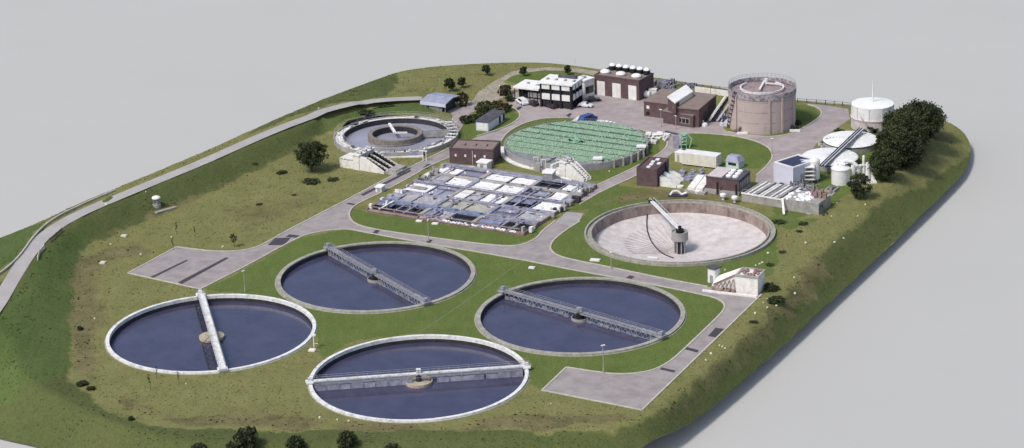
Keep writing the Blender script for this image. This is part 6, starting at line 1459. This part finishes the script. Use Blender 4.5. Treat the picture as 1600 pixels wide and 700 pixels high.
for a, b, s_, lab in ((235,609,.95,'thin sapling leftmost of three below the leftmost tank'), (245,592,.75,'thin sapling middle one of three below the leftmost tank'), (280,602,.8,'thin sapling rightmost of three below the leftmost tank'), (271,391,.85,'thin sapling beside the upper corner of the striped parking pad'), (276,366,.85,'thin dark leaved sapling on the grass above the striped parking pad'), (305,371,.8,'brownish sapling left of the small tree above the striped pad')):
    place_tree('sap', lab, a, b, s_, group='thin saplings in the rough grass', h=4.4, r=.42, crown_lo=.35, clumps=12, per=16, size=.15, seed=70, m='leafmid', trunk_r=.07, limbs=3, name='sapling')
def bush(key, label, px, py, sx, sz_, m, group=None, seed=80, clumps=60, per=36, size=.22, name='bush'):
    if key in TREES: t = copy_tree(TREES[key])
    else:
        v, f = leaf_crown(0, 0, .75, 1.5, 1.5, .95, clumps, per, size*.8, seed); t = thing(name, label, 'bush', (0, 0, 0)); mb = MB(); mb.add(v, f); mb.build('foliage', MT[m], t, loc='local')
        mb = MB()
        for k in range(6): a = k*1.05; mb.tube((0, 0, -.4), (math.cos(a)*.8, math.sin(a)*.8, 1.1), .06, .03, 5)
        mb.build('stems', MT['bark'], t, loc='local'); TREES[key] = t
    t['label'] = label
    if group: t['group'] = group
    t.location = G(px, py); t.scale = (sx, sx*.9, sz_); t.rotation_euler.z = random.uniform(0, 6)
for a, b, sx, sz_, m, lab in ((722,165,1.4,2.4,'leafbrown','tall brownish bush at the right end of the bluish shelter'), (727,192,1.15,1.3,'leafdark','round dark bush left of the white shed'), (741,190,1.2,1.3,'leafdark','dark bush touching the left end of the white shed'), (756,182,1.4,1.4,'leafdark','dark bush behind the white shed roof'),
    (760,174,2.3,1.7,'leafmid','wide green bush behind the white shed, left of two'), (779,174,2.4,1.8,'leafbrown','wide brownish bush behind the white shed, right of two'), (790,148,1.6,1.8,'leafbrown','loose brownish bush by the lamp left of the office wing'), (796,158,1.0,1.0,'leafdark','small dark bush at the corner of the office wing'), (1246,196,1.0,.9,'leafbrown','reddish bush at the foot of the digester')):
    bush('b'+m, lab, a, b, sx, sz_, m, 'bushes around the far buildings')
for a, b, sx, sz_, lab in ((388,699,2.0,2.6,'tallest dark shrub at the bottom edge of the picture'), (462,704,1.5,1.9,'dark shrub at the bottom edge, second from left of the larger ones'), (543,700,1.6,2.2,'dark shrub at the bottom edge, below the nearest tank'), (312,706,1.2,1.1,'low dark shrub at the bottom edge, leftmost'), (364,706,1.1,1.2,'low dark shrub touching the left of the tallest bottom shrub'), (612,708,1.3,1.1,'low dark shrub at the bottom edge, rightmost'), (128,602,1.0,.55,'dark scrub clump at the bank foot left of the leftmost tank'), (125,515,.6,.45,'small dark scrub on the brown strip left of the leftmost tank'), (142,609,.7,.45,'lower dark scrub beside the clump at the bank foot'), (205,656,.55,.45,'small dark scrub at the bank foot below the leftmost tank'),
    (1204,452,1.5,.7,'dark thorn bush beside the broken-looking pump house'),(1212,472,1.6,.7,'dark thorn bush among the white stones near the pump house'),(1360,205,2,1.0,'low green bush between gas holder and covered tank'),(1312,210,1.2,.9,'green bush at the left foot of the gas holder')):
    bush('shrubA', lab, a, b, sx, sz_, 'leafdark', 'wild shrubs around the site edge', seed=90)
# low scrub patches
for i, (a, b, sx, lab) in enumerate(((484,285,2.0,'flat dark scrub patch below the lone tree'), (520,281,1.3,'flat dark scrub patch right below the lone tree'), (441,271,1.3,'flat dark scrub patch left of the lone tree'), (405,320,.7,'tiny dark scrub in the middle of the rough meadow'), (460,305,.6,'tiny dark scrub below the flat patch in the meadow'), (1222,394,.8,'small dark tuft right of the emptied tank'), (1202,414,.9,'small dark tuft above the broken-looking pump house'), (1177,504,.8,'small dark tuft beside the lone white stone on the bank edge'), (1215,348,1.4,'dark low scrub at the upper right of the emptied tank'), (1255,350,1.0,'dark low scrub below the foamy tank'), (1250,362,.7,'tiny dark tuft below the low scrub of the foamy tank'),(398,256,.7,'dark scrub on the bank slope by the lone tree'),(600,170,2.2,'low green scrub behind the ring tank'),(570,177,2.0,'low green scrub behind the ring tank, left one'))):
    bush('scrub', lab, a, b, sx, .28*sx, 'leafdark', 'flat scrub patches in the meadow', seed=95, clumps=40, name='scrub')
# scattered pale stones
STN = dict(a=('small pale stone on the bank foot below the nearest tank', [(500,653),(527,656),(545,658),(653,660)]), b=('small pale stone on the grass below the lower right pad side', [(861,631)]),
 c=('small pale stone on the slope edge beside the road with the dark strips', [(1124,520+20),(1129,542),(1133,545),(1111,553),(1103,563)]),
 d=('small pale stone in the cluster beside the broken-looking pump house', [(1182,468),(1193,473),(1200,468),(1207,474),(1199,481),(1213,478),(1180,490),(1214,434+14),(1198,445),(1206,446)]),
 e=('small pale stone on the rough grass above the broken-looking pump house', [(1133,422),(1181,415),(1187,413),(1191,411),(1200,396),(1241,434),(1242,459),(1259,380),(1304,379),(1318,373)]),
 f=('small pale stone on the grass right of the foamy sludge tank', [(1299,338),(1308,317),(1340,338),(1352,320)]), g=('small pale stone on the verge of the bank road', [(315,257),(166,320),(228,300),(498,170)]), h=('small pale stone in the meadow above the striped pad', [(348,386),(220,398),(173,382),(268,371)]),
 i=('small pale stone on the lawn near the green filter', [(790,244),(952,268),(1012,262)]), j=('small pale stone near the leftmost saplings', [(291,600),(148,498)]))
proto_st = None
for k, (lab, ls) in STN.items():
    for a, b in ls:
        if proto_st is None:
            mb = MB(); mb.blob((0, 0, .2), .5, .42, .38, 3, .5, 6, 9); proto_st = mb.build('pale_stone', MT['stone'], None, loc='local', smooth=False); o = proto_st
        else: o = proto_st.copy(); col.objects.link(o)
        o.location = G(a, b); s_ = random.uniform(.42, .75); o.scale = (s_, s_, s_); o.rotation_euler.z = random.uniform(0, 6)
        tag(o, lab, 'stone', 'pale stones '+k if False else 'small pale stones lying around: '+lab[17:])
# manhole slabs
for i, (a, b, sx, sy, lab) in enumerate(((655,346,1.6,1.1,'left one of two pale slabs below the aeration basin'), (680,350,1.6,1.1,'right one of two pale slabs below the aeration basin'), (831,419,1.5,1.1,'square white slab on the lawn between the four tanks and the road'), (930,407,2.4,1.4,'large white slab on the lawn below the emptied tank'),
    (194,369,1.5,1.2,'white slab at the bank foot in the upper meadow'), (161,411,1.4,1.4,'white round-cornered slab left of the striped pad'), (488,548,1.5,1.3,'white slab between the leftmost and the nearest tank'), (566,240-14,.1,.1,'x'), (598,172,1.4,1.1,'white slab behind the ring tank'), (1014,217,.1,.1,'x'), (735,262,2.2,1.2,'white slab beside the kiosk by the maroon hut'), (1020,404,2.6,1.1,'pale boxy step on the near rim of the emptied tank'))):
    if lab == 'x': continue
    q = G(a, b); Fq = Frame(q, q+Vector((1, -.3, 0)), depth=1); mb = MB(); mb.box(Fq, -sx/2, sx/2, -sy/2, sy/2, -.2, .3); mb.box(Fq, -sx/2+.2, sx/2-.2, -sy/2+.2, sy/2-.2, .303, .38)
    tag(mb.build('manhole_slab', MT['stone' if i in (4, 5) else 'conc_white']), lab, 'manhole cover', 'pale manhole slabs in the grass')
# small weir box in water
for c, a, lab in ((TANK['D'], (515,561), 'small white float near the left wall of the nearest tank'), (TANK['B'], (716,456), 'dark outlet box at the right wall of the tank below the road junction'), (TANK['A'], (459,551), 'small white bracket at the right wall of the leftmost tank')):
    q = P(a[0], a[1], -.9); mb = MB(); Fq = Frame(q, q+Vector((1, .3, 0)), depth=1); mb.box(Fq, -.5, .5, -.4, .4, -1.4, -.7); mb.beam(q+Vector((-.8, 0, .35)), q+Vector((.6, .2, .35)), .3, .1)
    tag(mb.build('outlet_box', MT['white' if 'white' in lab else 'darksteel']), lab, 'outlet')
# rail and step between tank A and D
t = thing('sample_stand', 'pale post and valve stand between the leftmost and the nearest tank', 'stand', P(491,545)); mb = MB(); q = P(491,545); mb.tube(q, q+Vector((0, 0, 3.2)), .12); mb.box(Frame(q+Vector((-.5, 0, 0)), q+Vector((.5, 0, 0)), depth=.6), 0, 1.0, 0, .6, 3.0, 3.4); mb.beam(q+Vector((-.2, 0, 1.2)), q+Vector((.9, .1, 1.2)), .1, .1); mb.build('post', MT['conc_white'], t)
# worn vehicle tracks on the central lawn
for px in ([(655,520),(700,490),(760,448),(812,410),(830,404)],):
    drape('path', px, .3, mat('worn_grass', (.2, .2, .1), (.11, .14, .04), scale=.8), .02)
# ------------------------------------------------------------------ rough grass tufts
def tufts(name, n, seed, test, size, m, name_=None):
    rg = np.random.default_rng(seed); xs = rg.uniform(X0, X1, n*4); ys = rg.uniform(Y0, Y1, n*4)
    keep = pip(xs, ys, opoly)
    for cx0, cy0, r in HOLES: keep &= ((xs-cx0)**2+(ys-cy0)**2) > (r+1.3)**2
    xs, ys = xs[keep], ys[keep]; keep = test(xs, ys); xs, ys = xs[keep][:n], ys[keep][:n]
    k = len(xs); vs = []; fs = []
    for x, y in zip(xs, ys):
        z = tz_at(x, y)-.05
        for j in range(3):
            a = rg.uniform(0, 6.28); s = size*rg.uniform(.5, 1.2); dx, dy = math.cos(a)*s, math.sin(a)*s; h = s*rg.uniform(.4, .9); lx, ly = rg.normal(0, .3, 2)*s; i0 = len(vs)
            vs += [(x-dx, y-dy, z), (x+dx, y+dy, z), (x+lx, y+ly, z+h)]; fs.append((i0, i0+1, i0+2))
    mb = MB(); mb.add(vs, fs); o = mb.build(name, m); tag(o, kind='stuff'); return o
RD = [wpoly(p) for p in ([(200,427),(276,386),(330,393),(383,391),(440,365),(560,303),(705,230),(709,243),(600,300),(548,330),(545,358),(470,371),(390,414),(318,452)], [(545,340),(700,375),(790,384),(840,371),(880,335),(908,345),(862,385),(950,417),(1190,460),(1003,643),(845,611),(885,573),(1010,582),(1130,478),(800,404),(545,360)])]
SITE = wpoly([(560,318),(700,225),(780,160),(790,120),(940,105),(1330,160),(1375,200),(1385,290),(1290,345),(1225,335),(1120,310),(900,300),(820,380)])
PA, PB, PC = wpoly(DARK[0]), wpoly(DARK[1]), wpoly(DARK[2]); crest = [G(a, b) for a, b in [(-40,545),(17,440),(66,371),(137,328),(257,278),(314,255),(400,216),(475,186),(550,165.5),(600,159),(660,156)]]
cv = []
for a, b in zip(crest[:-1], crest[1:]):
    for i in range(12): cv.append(a.lerp(b, i/12))
cva = np.array([(p.x, p.y) for p in cv])
def far_road(xs, ys): return np.array([np.min((cva[:, 0]-x)**2+(cva[:, 1]-y)**2) > 3.4**2 for x, y in zip(xs, ys)], bool)
def t_dark(xs, ys):
    return (pip(xs, ys, PA) | pip(xs, ys, PB) | pip(xs, ys, PC)) & far_road(xs, ys)
LW = [wpoly(p) for p in LAWNS]
def t_rough(xs, ys):
    k = ~(pip(xs, ys, PA) | pip(xs, ys, PB) | pip(xs, ys, SITE))
    for p in RD+LW: k &= ~pip(xs, ys, p)
    return k & far_road(xs, ys)
tufts('rough_grass', 12000, 5, t_rough, .28, mat('dry_tufts', (.2, .19, .075), (.12, .12, .045), scale=.3, rough=.9, spec=.1, contrast=(.4, .6)))
tufts('bank_grass', 10000, 6, t_dark, .28, mat('bank_tufts', (.11, .13, .045), (.07, .09, .03), scale=.3, rough=.9, spec=.1, contrast=(.4, .6)))
DP = [wpoly(p) for p in DIRT]
def t_dirt(xs, ys):
    k = np.zeros(xs.shape, bool)
    for p in DP: k |= pip(xs, ys, p)
    for p in RD+[SITE]: k &= ~pip(xs, ys, p)
    return k
tufts('ditch_scrub', 2200, 7, t_dirt, .42, mat('dark_tufts', (.08, .07, .035), (.03, .032, .016), scale=.5, rough=.9, spec=.1, contrast=(.4, .6)))
